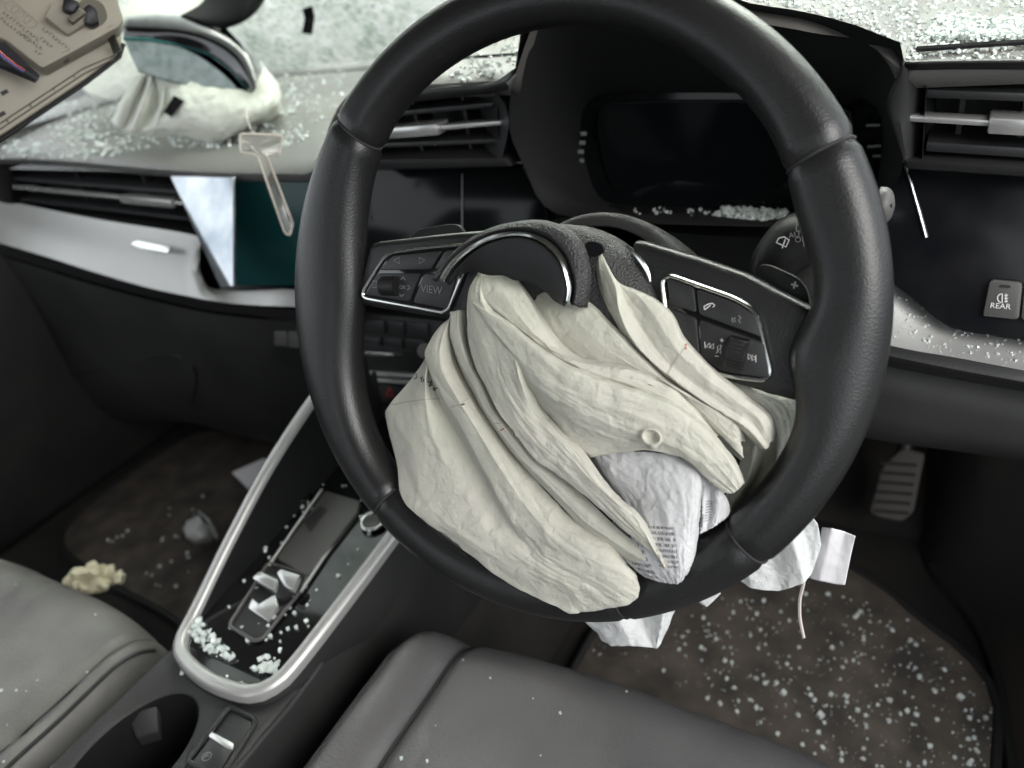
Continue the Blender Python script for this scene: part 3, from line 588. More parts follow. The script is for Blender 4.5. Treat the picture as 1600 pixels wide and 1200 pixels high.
# cup holder deck with a real oval opening: flat ring between outline and hole
zc = -.316
cupc = Vector((-.30, -.205, zc)); NH = 60
def hole(a):
    return Vector((cupc.x + .040*cos(a), cupc.y + .062*sin(a), zc))
def deck_out(a):      # rectangle border seen from the hole's centre
    dx, dy = cos(a), sin(a); ts = []
    for (lim, d, c) in ((-.3535 if dx < 0 else -.2485, dx, cupc.x), (-.60 if dy < 0 else -.098, dy, cupc.y)):
        if abs(d) > 1e-6: ts.append((lim-c)/d)
    t = min(ts); return Vector((cupc.x+dx*t, cupc.y+dy*t, zc))
an = sorted([2*pi*i/NH for i in range(NH)] + [atan2(ey-cupc.y, ex-cupc.x) % (2*pi) for ex in (-.3535, -.2485) for ey in (-.60, -.098)])
n_ = len(an)
Ro = [deck_out(a) + Vector((0, 0, -.012)) for a in an]; Ra = [deck_out(a) for a in an]; Rb = [hole(a)+(hole(a)-cupc)*.06 for a in an]; Rc = [hole(a)+Vector((0, 0, -.003)) for a in an]; Rd = [hole(a)*1. + (cupc-hole(a))*.06 + Vector((0, 0, -.075)) for a in an]; Re = [cupc + Vector((0, 0, -.076)) for a in an]
catch(make('cup_holder_deck', Ro+Ra+Rb+Rc, grid_faces(4, n_, cu=True), 'soft', K, sharp=50))
make('cup_holder', Rc+Rd+Re, grid_faces(3, n_, cu=True), 'dark', K, sharp=50)
for a in (2.5, 4.0, 5.3):      # spring fingers in the cup holder
    p = hole(a); q = (cupc-p).normalized(); t = Vector((-q.y, q.x, 0))
    prism('cup_clip', [p-t*.012+Vector((0, 0, -.006)), p+t*.012+Vector((0, 0, -.006)), p+t*.009+q*.013+Vector((0, 0, -.022)), p-t*.009+q*.013+Vector((0, 0, -.022))], (0, 0, -.012), 'soft', K, bevel=.0015)
# strip with the parking brake switch
catch(box('switch_strip', (-.2484, -.60, zc-.015), (-.2115, -.098, zc+.0003), 'soft', K, bevel=.003))
PZ = Pl((0, 0, zc), (0, 0, 1))
fr = rnd_poly([PZ(292, 1190, .002), PZ(352, 1112, .002), PZ(360, 1104, .002), PZ(398, 1122, .002), PZ(398, 1132, .002), PZ(345, 1215, .002)], .005)
frc = sum(fr, Vector())/len(fr)
pbk = prism('parking_brake_switch', [frc+(p-frc)*.98+Vector((0, 0, -.0012)) for p in fr], (0, 0, -.01), 'dark', K, bevel=.0006)
tube('surround', fr, .0022, 'soft', pbk, n=8, closed=True)
prism('rocker', [PZ(300, 1190, .0038), PZ(328, 1154, .0052), PZ(364, 1170, .0052), PZ(340, 1212, .0038)], (0, 0, -.006), 'btn', pbk, bevel=.001)
prism('chrome_tip', rnd_poly([PZ(325, 1150, .0062), PZ(331, 1143, .0062), PZ(365, 1161, .0062), PZ(362, 1171, .0062), PZ(357, 1171, .0062)], .0015), (0, 0, -.004), 'bar', pbk, bevel=.0008)
c_ = PZ(323, 1182, .0056); nz = Vector((0, 0, 1))
strokes('brake_symbol', [[c_+Vector((.0034*cos(a), .0034*sin(a), 0)) for a in [2*pi*i/16 for i in range(17)]], [c_+Vector((-.0012, -.0016, 0)), c_+Vector((-.0012, .0018, 0)), c_+Vector((.0012, .001, 0)), c_+Vector((-.001, 0, 0))]], .0006, nz, 'dim', pbk)
# shifter deck: black gloss plate
rim_c = [(-.343, .20, -.172), (-.344, .13, -.190), (-.345, .045, -.222), (-.346, -.03, -.262), (-.347, -.085, -.296), (-.341, -.108, -.303), (-.325, -.121, -.304), (-.285, -.129, -.304), (-.245, -.126, -.304), (-.229, -.114, -.303), (-.222, -.09, -.299), (-.212, 0, -.278), (-.203, .08, -.256), (-.197, .16, -.234), (-.195, .22, -.222)]
RC = spline(rim_c, 90)
dk = []
for p in RC: dk.append(Vector((p.x, p.y, deckz(p.y)-.001)))
dc = sum(dk, Vector())/len(dk)
rows = []
il = max(range(90), key=lambda i: -RC[i].y)      # lowest point of the U
for j in range(41):
    y = RC[il].y + .004 + (.20-RC[il].y-.004)*(j/40)**1.5
    def xat(seq):
        for a, b in zip(seq, seq[1:]):
            if (a.y-y)*(b.y-y) <= 0 and a.y != b.y: return a.x + (b.x-a.x)*(y-a.y)/(b.y-a.y)
        return seq[-1].x
    xl, xr = xat(RC[:il+1]), xat(RC[il:])
    rows.append([Vector((xl+(xr-xl)*i/12, y, deckz(y)-.001)) for i in range(13)])
dkp = make('shifter_plate', [v for r in rows for v in r], grid_faces(41, 13), 'gloss', K)
catch(dkp)
# silver rim: flat-topped frame that follows the plate
V = []; 
prof = [(.0075, -.008), (.0075, .000), (.004, .0035), (-.002, .0035), (-.0045, .001), (-.005, -.004)]
for i, p in enumerate(RC):
    t = (RC[min(i+1, 89)]-RC[max(i-1, 0)]); t.z = 0; t.normalize(); n = Vector((-t.y, t.x, 0))
    if n.dot(Vector((dc.x, dc.y, 0))-Vector((p.x, p.y, 0))) > 0: n = -n
    for a, b in prof: V.append(p + n*a + Vector((0, 0, b)))
rm = make('silver_frame', V, grid_faces(90, len(prof)), 'silver', K, sharp=60); rm.modifiers.new('bev', 'BEVEL').width = .0008
# dark inner wall between frame and plate, and outer skirt
make('inner_wall', [v for i, p in enumerate(RC) for v in (V[i*6+5], Vector((V[i*6+5].x, V[i*6+5].y, deckz(p.y)-.003)))], grid_faces(90, 2), 'dark', K)
make('outer_skirt', [v for i, p in enumerate(RC) for v in (V[i*6], V[i*6]+(V[i*6+1]-p)*.25+Vector((0, 0, -.014)), V[i*6]+Vector((0, 0, -.05)))], grid_faces(90, 3), 'soft', K)
# selector gate, lever and tray
gt = [PK(366, 975, .001), PK(372, 960, .001), PK(455, 838, .001), PK(508, 766, .001), PK(562, 782, .001), PK(560, 800, .001), PK(484, 895, .001), PK(426, 985, .001), PK(400, 1004, .001)]
gf = prism('selector_plate', rnd_poly([PK(432, 872, .0045), PK(508, 766, .0045), PK(562, 782, .0045), PK(558, 800, .0045), PK(480, 900, .0045)], .004), -PK.n*.006, 'btn_grey', K, bevel=.001)
prism('mark_window', rnd_poly([PK(475, 815, .0049), PK(500, 790, .0049), PK(512, 797, .0049), PK(484, 832, .0049)], .001), -PK.n*.0004, 'btn', gf, bevel=0)
well = [PK(358, 978, .001), PK(420, 880, .001), PK(482, 900, .001), PK(470, 925, .001), PK(412, 998, .001), PK(398, 1003, .001)]
wl = prism('selector_well', rnd_poly(well, .004), -PK.n*.0015, 'dark', K, bevel=0)
tube('well_frame', rnd_poly([p+PK.n*.001 for p in well], .005), .0017, 'btn_grey', wl, n=8, closed=True)
lv = prism('selector_lever', rnd_poly([PK(396, 906, .006), PK(408, 893, .012), PK(446, 905, .014), PK(470, 908, .010), PK(462, 922, .008), PK(438, 936, .006)], .003), -PK.n*.010, 'btn', K, bevel=.002)
prism('lever_cap', rnd_poly([PK(394, 903, .013), PK(404, 892, .014), PK(434, 906, .014), PK(428, 922, .013)], .002), -PK.n*.006, 'bar', lv, bevel=.0012)
prism('lever_cap', rnd_poly([PK(432, 895, .015), PK(438, 889, .016), PK(468, 898, .016), PK(458, 922, .014), PK(444, 915, .014)], .002), -PK.n*.006, 'bar', lv, bevel=.0012)
prism('lever_foot', rnd_poly([PK(388, 950, .005), PK(394, 934, .006), PK(404, 944, .006), PK(430, 928, .007), PK(434, 948, .006), PK(418, 970, .004)], .002), -PK.n*.006, 'bar', lv, bevel=.001)
for P in ([PK(503, 765, .002), PK(478, 800, .002), PK(420, 884, .002)], [PK(558, 800, .002), PK(520, 850, .002), PK(470, 925, .002)]):
    tube('gate_edge', P, .0016, 'silver', K, n=8)
# start button ring and volume knob disc
s0 = PK(583, 814, .003)
rg = tube('start_button', [s0 + Vector((.0115*cos(a), .0115*sin(a), .0013*sin(a))) for a in [2*pi*i/36 for i in range(36)]], .0022, 'chrome', K, n=10, closed=True)
prism('button_face', [s0 + Vector((.0095*cos(a), .0095*sin(a), .0005)) for a in [2*pi*i/28 for i in range(28)]], (0, 0, -.003), 'btn_grey', rg, bevel=.0006)
s1 = PK(466, 775, .002)
prism('volume_knob', [s1 + Vector((.015*cos(a), .015*sin(a), .003)) for a in [2*pi*i/36 for i in range(36)]], (0, 0, -.005), 'gloss', K, bevel=.0012)
# front stowage wall below the climate unit
prism('stowage_wall', [(-.40, .24, -.34), (-.15, .24, -.34), (-.15, .24, -.20), (-.40, .24, -.20)], (0, .05, 0), 'dark', K, bevel=.003)

# ================================================================== steering column with stalks
C_ = thing('steering_column', 'grey steering column cowl with stalk behind the wheel', 'steering column', (0, .1, -.08))
def arcw(r, a0, a1, h, n=30, cx=0, cy=0): return [L(cx + r*cos(a0+(a1-a0)*i/(n-1)), cy + r*sin(a0+(a1-a0)*i/(n-1)), h) for i in range(n)]
loft('upper_cowl', [arcw(.060, radians(-200), radians(20), -.032, cx=.014, cy=-.002), arcw(.068, radians(-200), radians(20), -.036, cx=.014, cy=-.002), arcw(.07, radians(-200), radians(20), -.06, cx=.012, cy=-.004), arcw(.066, radians(-200), radians(20), -.13, cx=.004, cy=-.01), arcw(.06, radians(-200), radians(20), -.24, cx=0, cy=-.02)], 'grain', C_, nu=40, sub=5, solid=.003)
loft('lower_cowl', [arcw(.054, radians(15), radians(160), -.030, cx=.024, cy=-.004), arcw(.062, radians(15), radians(160), -.034, cx=.024, cy=-.004), arcw(.068, radians(15), radians(160), -.06, cx=.026, cy=-.014), arcw(.064, radians(15), radians(160), -.14, cx=.016, cy=-.02), arcw(.05, radians(20), radians(160), -.24, cx=0, cy=-.02)], 'soft', C_, nu=40, sub=5, solid=.003)
tube('inner_shaft', [L(0, 0, -.01), L(0, 0, -.25)], .03, 'dark', C_, n=20)
# wiper stalk: flared head with printed symbols, arm to the right
h0 = -.052
hd = loft('wiper_stalk', [[W(1170, 420, h0-.02), W(1182, 385, h0-.02), W(1215, 345, h0-.02), W(1260, 328, h0-.02), W(1320, 320, h0-.02), W(1388, 304, h0-.016)],
    [W(1174, 424, h0), W(1186, 390, h0), W(1218, 352, h0), W(1262, 337, h0), W(1322, 326, h0), W(1391, 309, h0-.008)],
    [W(1186, 440, h0+.004), W(1210, 410, h0+.006), W(1240, 385, h0+.006), W(1275, 366, h0+.006), W(1325, 345, h0+.006), W(1394, 320, h0-.002)],
    [W(1196, 460, h0), W(1225, 440, h0), W(1255, 418, h0), W(1290, 396, h0), W(1330, 366, h0), W(1392, 331, h0-.008)],
    [W(1200, 470, h0-.02), W(1228, 452, h0-.02), W(1262, 430, h0-.02), W(1295, 408, h0-.02), W(1334, 374, h0-.02), W(1388, 335, h0-.016)]], 'dark', C_, nu=30, sub=5)
tp = W(1390, 320, h0-.006)
tube('stalk_tip', [W(1374+k*2.0, 321.5, h0-.009) for k in range(13)], [.0098*max(.02, 1-(k/12)**3)**.5 for k in range(13)], 'btn_grey', hd, n=20)
hh = h0+.0068
def ic(x, y): return W(x, y, hh)
strokes('wiper_symbol', [[ic(1213, 379), ic(1217, 372), ic(1225, 370), ic(1233, 375), ic(1228, 386), ic(1220, 382), ic(1213, 379)], [ic(1222, 388), ic(1227, 374)]], .0007, WN, 'white', hd)
for k, (s, x, y) in enumerate((('HI', 1250, 349), ('LO', 1251, 357), ('AUTO', 1250, 366), ('OFF', 1253, 374), ('1x', 1259, 381))):
    text('stalk_print', s, ic(x, y), ic(x+10, y-1.5)-ic(x, y), WU, .0042, 'dim', hd)
# lower blade of the stalk housing
loft('stalk_housing', [[W(1228, 425, h0-.006), W(1270, 395, h0-.006), W(1310, 385, h0-.006)], [W(1238, 448, h0-.002), W(1280, 425, h0-.002), W(1320, 410, h0-.002)], [W(1255, 485, h0-.010), W(1300, 480, h0-.010), W(1330, 470, h0-.010)]], 'soft', C_, nu=14, sub=4, solid=.01)

# ================================================================== steering wheel
SW = thing('steering_wheel', 'black leather steering wheel with silver edged button spokes', 'steering wheel', (0, 0, 0))
def rin(d):                    # inner radius by angle in degrees
    d = (d+180) % 360 - 180
    r = .1535
    for c, w, a in ((-3, 11, .013), (180, 26, .022), (157, 20, .008), (22, 16, .006), (-157, 24, .006)):
        e = (d-c+180) % 360 - 180; r -= a*math.exp(-(e/w)**2*1.6)
    return r
def rimsec(a0, a1):
    n = max(8, int((a1-a0)/1.5)); nn = 28; V = []
    for i in range(n+1):
        d = a0+(a1-a0)*i/n; a = radians(d); ri = rin(d); ro = .184; w = (ro-ri)/2; c = (ro+ri)/2
        e = min(d-a0, a1-d); sh = 1 - .10*math.exp(-(e/.55)**2)
        for j in range(nn):
            t = 2*pi*j/nn; ct, st_ = cos(t), sin(t)
            x = math.copysign(abs(ct)**.85, ct)*w*sh; z = math.copysign(abs(st_)**.95, st_)*.0158*sh
            # soft crease along the face like the stitched thumb contour
            z -= .0012*math.exp(-((x/w+.15)/.22)**2)*(1 if st_ > 0 else 0)*math.exp(-(((((d-28+180) % 360)-180))/30)**2)
            rr = c + x; V.append(L(rr*cos(a), rr*sin(a), z))
    return V, grid_faces(n+1, nn, cu=True) + [tuple(range(nn)), tuple(n*nn+j for j in range(nn-1, -1, -1))]
for a0, a1 in ((31, 143), (143, 233.5), (233.5, 293), (293, 320.5), (320.5, 391)):
    V, F = rimsec(a0+.12, a1-.12); make('rim_section', V, F, 'leather', SW, sharp=50)
for a in (31, 143, 233.5, 293, 320.5):   # stitched joints
    ri = rin(a)
    P = []
    c = (.184+ri)/2; w = (.184-ri)/2
    for j in range(28):
        t = 2*pi*j/28; P.append(L((c+cos(t)*w*.93)*cos(radians(a)), (c+cos(t)*w*.93)*sin(radians(a)), sin(t)*.0147))
    tube('stitched_joint', P, .0009, 'thread', SW, n=6, closed=True)
# spokes (leather root flows out of the rim, gloss black face around the buttons)
def spoke(P, m, th, bev, h): return prism('spoke', [W(x, y, h) for x, y in P], -WN*th, m, SW, bevel=bev, seg=4)
spoke([(575, 382), (590, 377), (700, 364), (790, 357), (800, 470), (705, 500), (640, 490), (566, 478), (553, 470)], 'leather', .016, .004, .001)
spoke([(985, 372), (1010, 378), (1090, 402), (1165, 428), (1225, 460), (1268, 482), (1310, 500), (1300, 560), (1285, 640), (1226, 624), (1150, 602), (1030, 570), (985, 480)], 'leather', .016, .005, .001)
# button pods
def pod(P, r):
    q = rnd_poly([W(x, y, .0035) for x, y in P], r, 6)
    b = prism('button_pod', q, -WN*.006, 'gloss', SW, bevel=.0006)
    tube('chrome_edge', [p+WN*.0002 for p in q], .0013, 'chrome', b, n=8, closed=True)
    return b
pl = pod([(735, 381), (660, 388), (605, 396), (562, 464), (692, 488), (702, 482), (730, 410)], .008)
pr = pod([(1034, 426), (1150, 467), (1182, 487), (1208, 596), (1130, 586), (1048, 556)], .008)
def btn(parent, P, name='button', m='btn', h=.0052, r=.002): return prism(name, rnd_poly([W(x, y, h) for x, y in P], r), -WN*.003, m, parent, bevel=.0005)
def wi(x, y, h=.0055): return W(x, y, h)
b1 = btn(pl, [(613, 400), (690, 392), (673, 421), (592, 422)])
for (x, d) in ((620, -1), (659, 1)):
    strokes('arrow', [[wi(x+d*5, 407), wi(x+d*-4, 402), wi(x-d*4, 412), wi(x+d*5, 407)]], .0005, WN, 'dim', b1)
btn(pl, [(695, 392), (728, 389), (716, 423), (678, 421)])
b2 = btn(pl, [(590, 427), (657, 427), (639, 471), (570, 461)])
tube('scroll_wheel', [wi(599, 447, .005), wi(622, 447, .005)], .0062, 'dark', b2, n=24)
strokes('assist_symbol', [[wi(583, 439), wi(594, 440), wi(593, 450), wi(582, 449), wi(583, 439)], [wi(588, 440), wi(588, 449)]], .0006, WN, 'dim', b2)
strokes('menu_symbol', [[wi(626, 437), wi(630, 433), wi(633, 438)], [wi(624, 459), wi(627, 463), wi(631, 460)], [wi(637, 446), wi(641, 450), wi(636, 453)]], .0006, WN, 'dim', b2)
text('ok_letters', 'OK', wi(629, 449), wi(640, 450)-wi(629, 449), WU, .0034, 'dim', b2)
b3 = btn(pl, [(663, 427), (714, 428), (698, 483), (645, 473)], name='view_button')
text('letters', 'VIEW', wi(674, 453), wi(700, 456)-wi(674, 453), WU, .0066, 'dim', b3)
btn(pr, [(1041, 434), (1084, 450), (1088, 489), (1046, 474)])
b5 = btn(pr, [(1088, 451), (1150, 474), (1180, 493), (1191, 528), (1092, 491)])
strokes('phone_symbol', [[wi(1101, 484), wi(1100, 479), wi(1107, 475), wi(1113, 474), wi(1117, 477), wi(1114, 480)], [wi(1101, 484), wi(1105, 481), wi(1110, 477)]], .0005, WN, 'white', b5)
strokes('voice_symbol', [[wi(1154, 493), wi(1158, 497), wi(1154, 500), wi(1157, 505)], [wi(1149, 496), wi(1147, 499), wi(1149, 503)], [wi(1145, 496), wi(1143, 500), wi(1146, 504)]], .0004, WN, 'dim', b5)
btn(pr, [(1046, 482), (1088, 497), (1093, 556), (1052, 542)])
b7 = btn(pr, [(1092, 499), (1194, 536), (1203, 592), (1130, 580), (1097, 562)])
tube('scroll_wheel', [wi(1139, 549, .0055), wi(1166, 556, .0055)], .0085, 'dark', b7, n=28)
for j in range(9):
    a = -.9 + 1.8*j/8; e = WU*sin(a)*.0087 + WN*cos(a)*.0087
    tube('ridge', [wi(1141, 549.5, .0055)+e, wi(1164, 555.5, .0055)+e], .0003, 'btn', b7, n=4)
def tri(x, y, s, d): return [wi(x, y-s), wi(x+d*s*1.4, y+.3*s), wi(x, y+s), wi(x, y-s)]
strokes('skip_symbol', [tri(1109, 540, 4, -1), tri(1115, 541, 4, -1), [wi(1101, 534), wi(1102, 544)]], .00038, WN, 'white', b7)
strokes('skip_symbol', [tri(1169, 557, 4.5, 1), tri(1175, 559, 4.5, 1), [wi(1181, 555), wi(1181, 566)]], .00038, WN, 'white', b7)
strokes('volume_symbol', [[wi(1128, 529), wi(1128, 535)], [wi(1125, 531.5), wi(1131, 532.5)], [wi(1117, 556), wi(1123, 557)], [wi(1121, 542), wi(1126, 538), wi(1126, 553), wi(1121, 548), wi(1121, 542)], [wi(1119, 552), wi(1128, 540)]], .0004, WN, 'white', b7)
# paddles behind the spokes
pq = prism('shift_paddle', rnd_poly([W(x, y, -.016) for x, y in ((1172, 440), (1188, 412), (1204, 414), (1248, 434), (1262, 452), (1270, 500), (1220, 480))], .004), -WN*.004, 'dark', SW, bevel=.0012)
strokes('plus_mark', [[W(1236, 444, -.0155), W(1247, 447, -.0155)], [W(1243, 440, -.0155), W(1240, 451, -.0155)]], .0009, WN, 'white', pq)
prism('shift_paddle', rnd_poly([W(x, y, -.016) for x, y in ((640, 372), (655, 358), (700, 350), (715, 350), (726, 364), (726, 380))], .003), -WN*.004, 'dark', SW, bevel=.0012)
# hub: grained bowl, open where the cushion burst out
Rh = []
for r, h in ((.080, -.014), (.080, .0), (.077, .006), (.066, .011), (.05, .014), (.03, .012), (.02, .004), (.001, .002)):
    Rh.append([L(.013 + r*.82*cos(a), -.016 + r*.82*sin(a), h) for a in [2*pi*i/64 for i in range(64)]])
make('hub', [v for r in Rh for v in r], grid_faces(len(Rh), 64, cu=True), 'grain', SW, sharp=60)
tube('chrome_arc', spline([W(978, 384, .004), W(1000, 405, .004), (W(1012, 425, .004)), W(1016, 440, .004)], 14), [.0004+.0012*sin(pi*i/13) for i in range(14)], 'chrome', SW, n=8)
prism('hub_hole', rnd_poly([W(x, y, .0165) for x, y in ((913, 380), (925, 376), (941, 382), (944, 394), (930, 402), (917, 400))], .002), -WN*.002, 'tape', SW, bevel=0)  # flat black patch laid on for the shade inside a hole
# torn-off horn cover: grained band, chrome arc, dark plate with a ragged lower edge
o_ = [(677, 434), (690, 416), (706, 397), (735, 372), (772, 354), (815, 345), (850, 344), (880, 353), (902, 368), (914, 386), (921, 408), (924, 440), (918, 481)]
c_o = [(687, 437), (701, 413), (723, 391), (755, 372), (788, 362), (815, 360), (840, 365), (864, 377), (882, 397), (893, 424), (897, 450), (893, 476)]
c_i = [(697, 440), (710, 420), (730, 401), (759, 382), (790, 372), (815, 370), (837, 375), (857, 388), (874, 407), (884, 430), (888, 452), (885, 474)]
hb = .028
def addh(P, h): return [W(x, y, h) for x, y in P]
ra = spline(addh(o_, hb-.012), 60); rb = spline(addh(o_, hb-.001), 60); rd = spline(addh(c_o, hb+.004), 60)
rb2 = [a.lerp(b, .3)+WN*.003 for a, b in zip(rb, rd)]
rows = [ra, rb, rb2, [a.lerp(b, .7)+WN*.003 for a, b in zip(rb, rd)], rd]
for k in (0, 59):             # ragged torn ends
    for i, r in enumerate(rows): r[k] = r[k] + (r[k]-r[1 if k == 0 else 58])*random.uniform(-.3, .6)
cv = make('horn_cover', [v for r in rows for v in r], grid_faces(5, 60), 'grain', SW, solid=.003, sharp=60); cv['label'] = 'torn curved horn cover flap with chrome arc above the airbag'
ch = [spline(addh(c_o, hb+.004), 60), [a.lerp(b, .2)+WN*.0024 for a, b in zip(spline(addh(c_o, hb+.004), 60), spline(addh(c_i, hb+.003), 60))], [a.lerp(b, .5)+WN*.0012 for a, b in zip(spline(addh(c_o, hb+.004), 60), spline(addh(c_i, hb+.003), 60))], [a.lerp(b, .8)+WN*.0024 for a, b in zip(spline(addh(c_o, hb+.004), 60), spline(addh(c_i, hb+.003), 60))], spline(addh(c_i, hb+.003), 60)]
make('chrome_arc', [v for r in ch for v in r], grid_faces(5, 60), 'chrome', cv, solid=.003, sharp=75)
bot = [(700, 441), (722, 424), (746, 423), (766, 428), (790, 429), (806, 436), (826, 438), (846, 446), (858, 456), (870, 468), (885, 473)]
loft('cover_plate', [addh(c_i, hb+.002), [a.lerp(b, .5) + WN*.001 for a, b in zip(spline(addh(c_i, hb), 20), spline(addh(bot, hb-.002), 20))], addh(bot, hb-.003)], 'dark', cv, nu=60, sub=5, solid=.002)

# ================================================================== airbags
def rid(p): a = 1-abs(noise.noise(p))*1.8; return a*abs(a)
def crease(q, sd):
    # faceted crumple: distance between the two nearest cells gives straight ridges and flat facets
    d, _ = noise.voronoi(Vector((q.x*42+sd, q.y*42, q.z*20)))
    return min((d[1]-d[0])*1.6, .8)
def sheet(name, lines, parent, m='bag', nu=70, sub=9, amp=.0012, au=5., av=5., sd=1., fn=W, solid=.0006, crisp=.7):
    """cloth lofted over fold lines (photo x, photo y, millimetres in front of the wheel plane), with creases:
    long ones that run with the folds and short crossing ones left from the packing"""
    nu = int(nu*1.5); sub = int(sub*1.4)
    if fn is W: lines = [[(x, y, h if h < 15 else 15+(h-15)*.52) for x, y, h in l] for l in lines]
    R = [spline([fn(x, y, h/1000.) for x, y, h in l], nu) for l in lines]; k = len(R); G = []
    for i in range(k-1):
        for j in range(sub):
            t = j/sub; G.append([cr(R[max(i-1, 0)][c], R[i][c], R[i+1][c], R[min(i+2, k-1)][c], t)*(1-crisp) + R[i][c].lerp(R[i+1][c], t)*crisp for c in range(nu)])
    G.append(R[-1]); nr = len(G)
    V = [None]*(nr*nu); uv = []
    for i in range(nr):
        for j in range(nu):
            a = G[min(i+1, nr-1)][j]-G[max(i-1, 0)][j]; b = G[i][min(j+1, nu-1)]-G[i][max(j-1, 0)]
            n = a.cross(b)
            if n.length > 1e-12: n.normalize()
            p = G[i][j]; ui, vj = i/nr, j/nu
            q = Vector((p.x, p.z, p.y))
            wob = noise.noise(q*30+Vector((sd, 0, 0)))
            msk = .35+.65*smooth01(-.15, .45, noise.noise(q*16+Vector((0, sd, 4))))
            w = .30*rid(Vector((ui*av*2.2+wob*.25, vj*au*.7, sd))) + .22*rid(Vector((ui*av*4.5+wob*.3, vj*au*1.6, sd+5)))*msk
            w += .8*crease(q, sd)*msk + .5*crease(q*2.1+Vector((.3, .1, .7)), sd+3)*msk + .5*noise.noise(q*26+Vector((sd, 3, 0)))
            V[i*nu+j] = p + n*(amp*w); uv.append((vj, ui))
    return make(name, V, grid_faces(nr, nu), m, parent, sharp=180, solid=solid, uvs=uv)
AB = thing('driver_airbag', 'limp cream airbag hanging out of the steering wheel hub', 'airbag', W(860, 480, .01))
LA = [
 [(668,552,-6),(648,590,-10),(614,632,-10),(612,655,-10),(622,700,-8),(630,740,-2),(634,780,4),(660,806,10),(745,872,14),(805,915,14),(880,950,12),(893,957,10)],
 [(664,556,5),(640,592,2),(606,636,2),(602,652,2),(612,695,4),(621,735,9),(625,775,15),(648,803,21),(740,874,25),(800,917,27),(877,955,26),(892,961,22)],
 [(668,560,13),(655,600,13),(640,650,13),(640,680,14),(648,720,18),(655,765,22),(670,790,27),(700,820,31),(770,870,35),(830,905,37),(890,935,33),(922,957,23)],
 [(669,566,15),(664,600,17),(668,650,19),(678,690,21),(700,735,24),(725,775,27),(750,815,31),(790,855,36),(840,890,41),(880,912,41),(920,932,37),(952,952,24)],
 [(669,570,8),(678,612,8),(695,648,10),(720,688,12),(744,732,15),(769,780,20),(798,825,28),(832,865,37),(872,890,41),(910,905,41),(950,925,36),(982,946,25)],
 [(700,498,8),(682,514,16),(664,545,20),(663,560,21),(671,580,23),(686,612,25),(703,640,28),(730,686,31),(756,736,34),(782,788,37),(812,830,39),(842,862,40),(882,882,43),(926,899,43),(965,917,38),(997,935,25)],
 [(706,492,12),(694,520,24),(686,552,29),(694,585,31),(710,615,33),(728,645,35),(754,688,38),(782,734,41),(808,775,43),(838,815,44),(868,846,45),(906,866,46),(945,884,44),(980,900,38),(1001,918,25)],
 [(710,490,8),(704,525,13),(706,562,15),(722,598,18),(742,632,22),(768,676,27),(800,722,32),(832,768,35),(864,806,37),(898,836,39),(930,852,40),(958,868,38),(985,887,33),(998,900,22)],
 [(712,490,2),(712,530,2),(722,570,3),(740,605,6),(760,640,10),(792,690,14),(830,738,18),(866,780,22),(900,814,24),(926,832,26),(946,842,26),(961,853,24),(975,874,20),(993,893,14)]]
sheet('left_lobe', LA, AB, nu=90, sub=9, amp=.0016, au=6, av=4, sd=2.)
LP = [
 [(704,492,2),(702,525,6),(714,568,8),(734,610,10),(754,645,13),(784,690,17),(817,728,20),(852,765,22),(906,822,24),(950,856,24),(1000,884,24),(1036,892,22)],
 [(701,487,14),(702,520,24),(716,562,29),(738,602,32),(753,636,34),(780,676,36),(812,716,38),(850,752,39),(910,812,38),(955,845,36),(1002,876,34),(1038,890,30)],
 [(716,484,18),(716,520,29),(729,562,33),(748,600,35),(764,634,36),(792,672,38),(824,712,39),(866,752,39),(920,804,38),(965,842,36),(1010,870,34),(1040,888,30)],
 [(730,484,8),(732,525,12),(745,565,16),(762,600,20),(778,632,22),(804,664,24),(840,704,26),(882,745,28),(937,798,30),(978,836,30),(1020,864,30),(1044,886,26)]]
sheet('pleat', LP, AB, nu=70, sub=9, amp=.0010, au=7, av=2, sd=5.)
LB = [
 [(746,440,2),(738,466,8),(736,500,18),(741,545,22),(753,585,24),(771,620,26),(799,660,28),(839,710,31),(873,738,33),(928,783,35),(978,833,36),(1032,880,34)],
 [(746,424,10),(731,452,22),(728,490,32),(731,530,37),(743,572,40),(757,600,42),(773,636,44),(791,665,46),(831,714,48),(855,733,49),(912,774,50),(965,822,49),(1005,855,46),(1040,886,38)],
 [(749,424,14),(741,455,31),(743,490,42),(752,530,48),(766,570,50),(780,605,51),(798,640,51),(816,672,52),(849,705,53),(884,738,54),(930,775,54),(975,818,53),(1012,852,50),(1041,886,40)],
 [(752,425,14),(750,460,36),(762,500,48),(778,545,54),(790,590,55),(806,628,53),(830,662,52),(852,683,53),(874,704,55),(906,736,57),(946,773,57),(986,812,55),(1018,850,51),(1042,887,40)],
 [(756,426,12),(756,470,38),(776,508,50),(802,555,60),(812,592,62),(822,622,56),(836,650,48),(858,672,52),(886,700,55),(918,738,57),(953,775,57),(990,808,54),(1020,849,50),(1043,888,39)],
 [(760,430,10),(766,474,34),(792,516,46),(818,560,48),(832,595,45),(839,618,42),(846,640,42),(872,671,48),(907,710,52),(933,747,54),(962,781,54),(993,807,51),(1021,848,47),(1044,888,37)],
 [(764,432,6),(780,475,20),(806,520,28),(830,560,30),(843,595,26),(851,616,24),(857,640,24),(880,668,30),(914,706,36),(941,744,38),(970,778,38),(1000,803,37),(1027,846,34),(1047,886,30)]]
sheet('front_flap', LB, AB, nu=90, sub=10, amp=.0014, au=8, av=4, sd=8.)
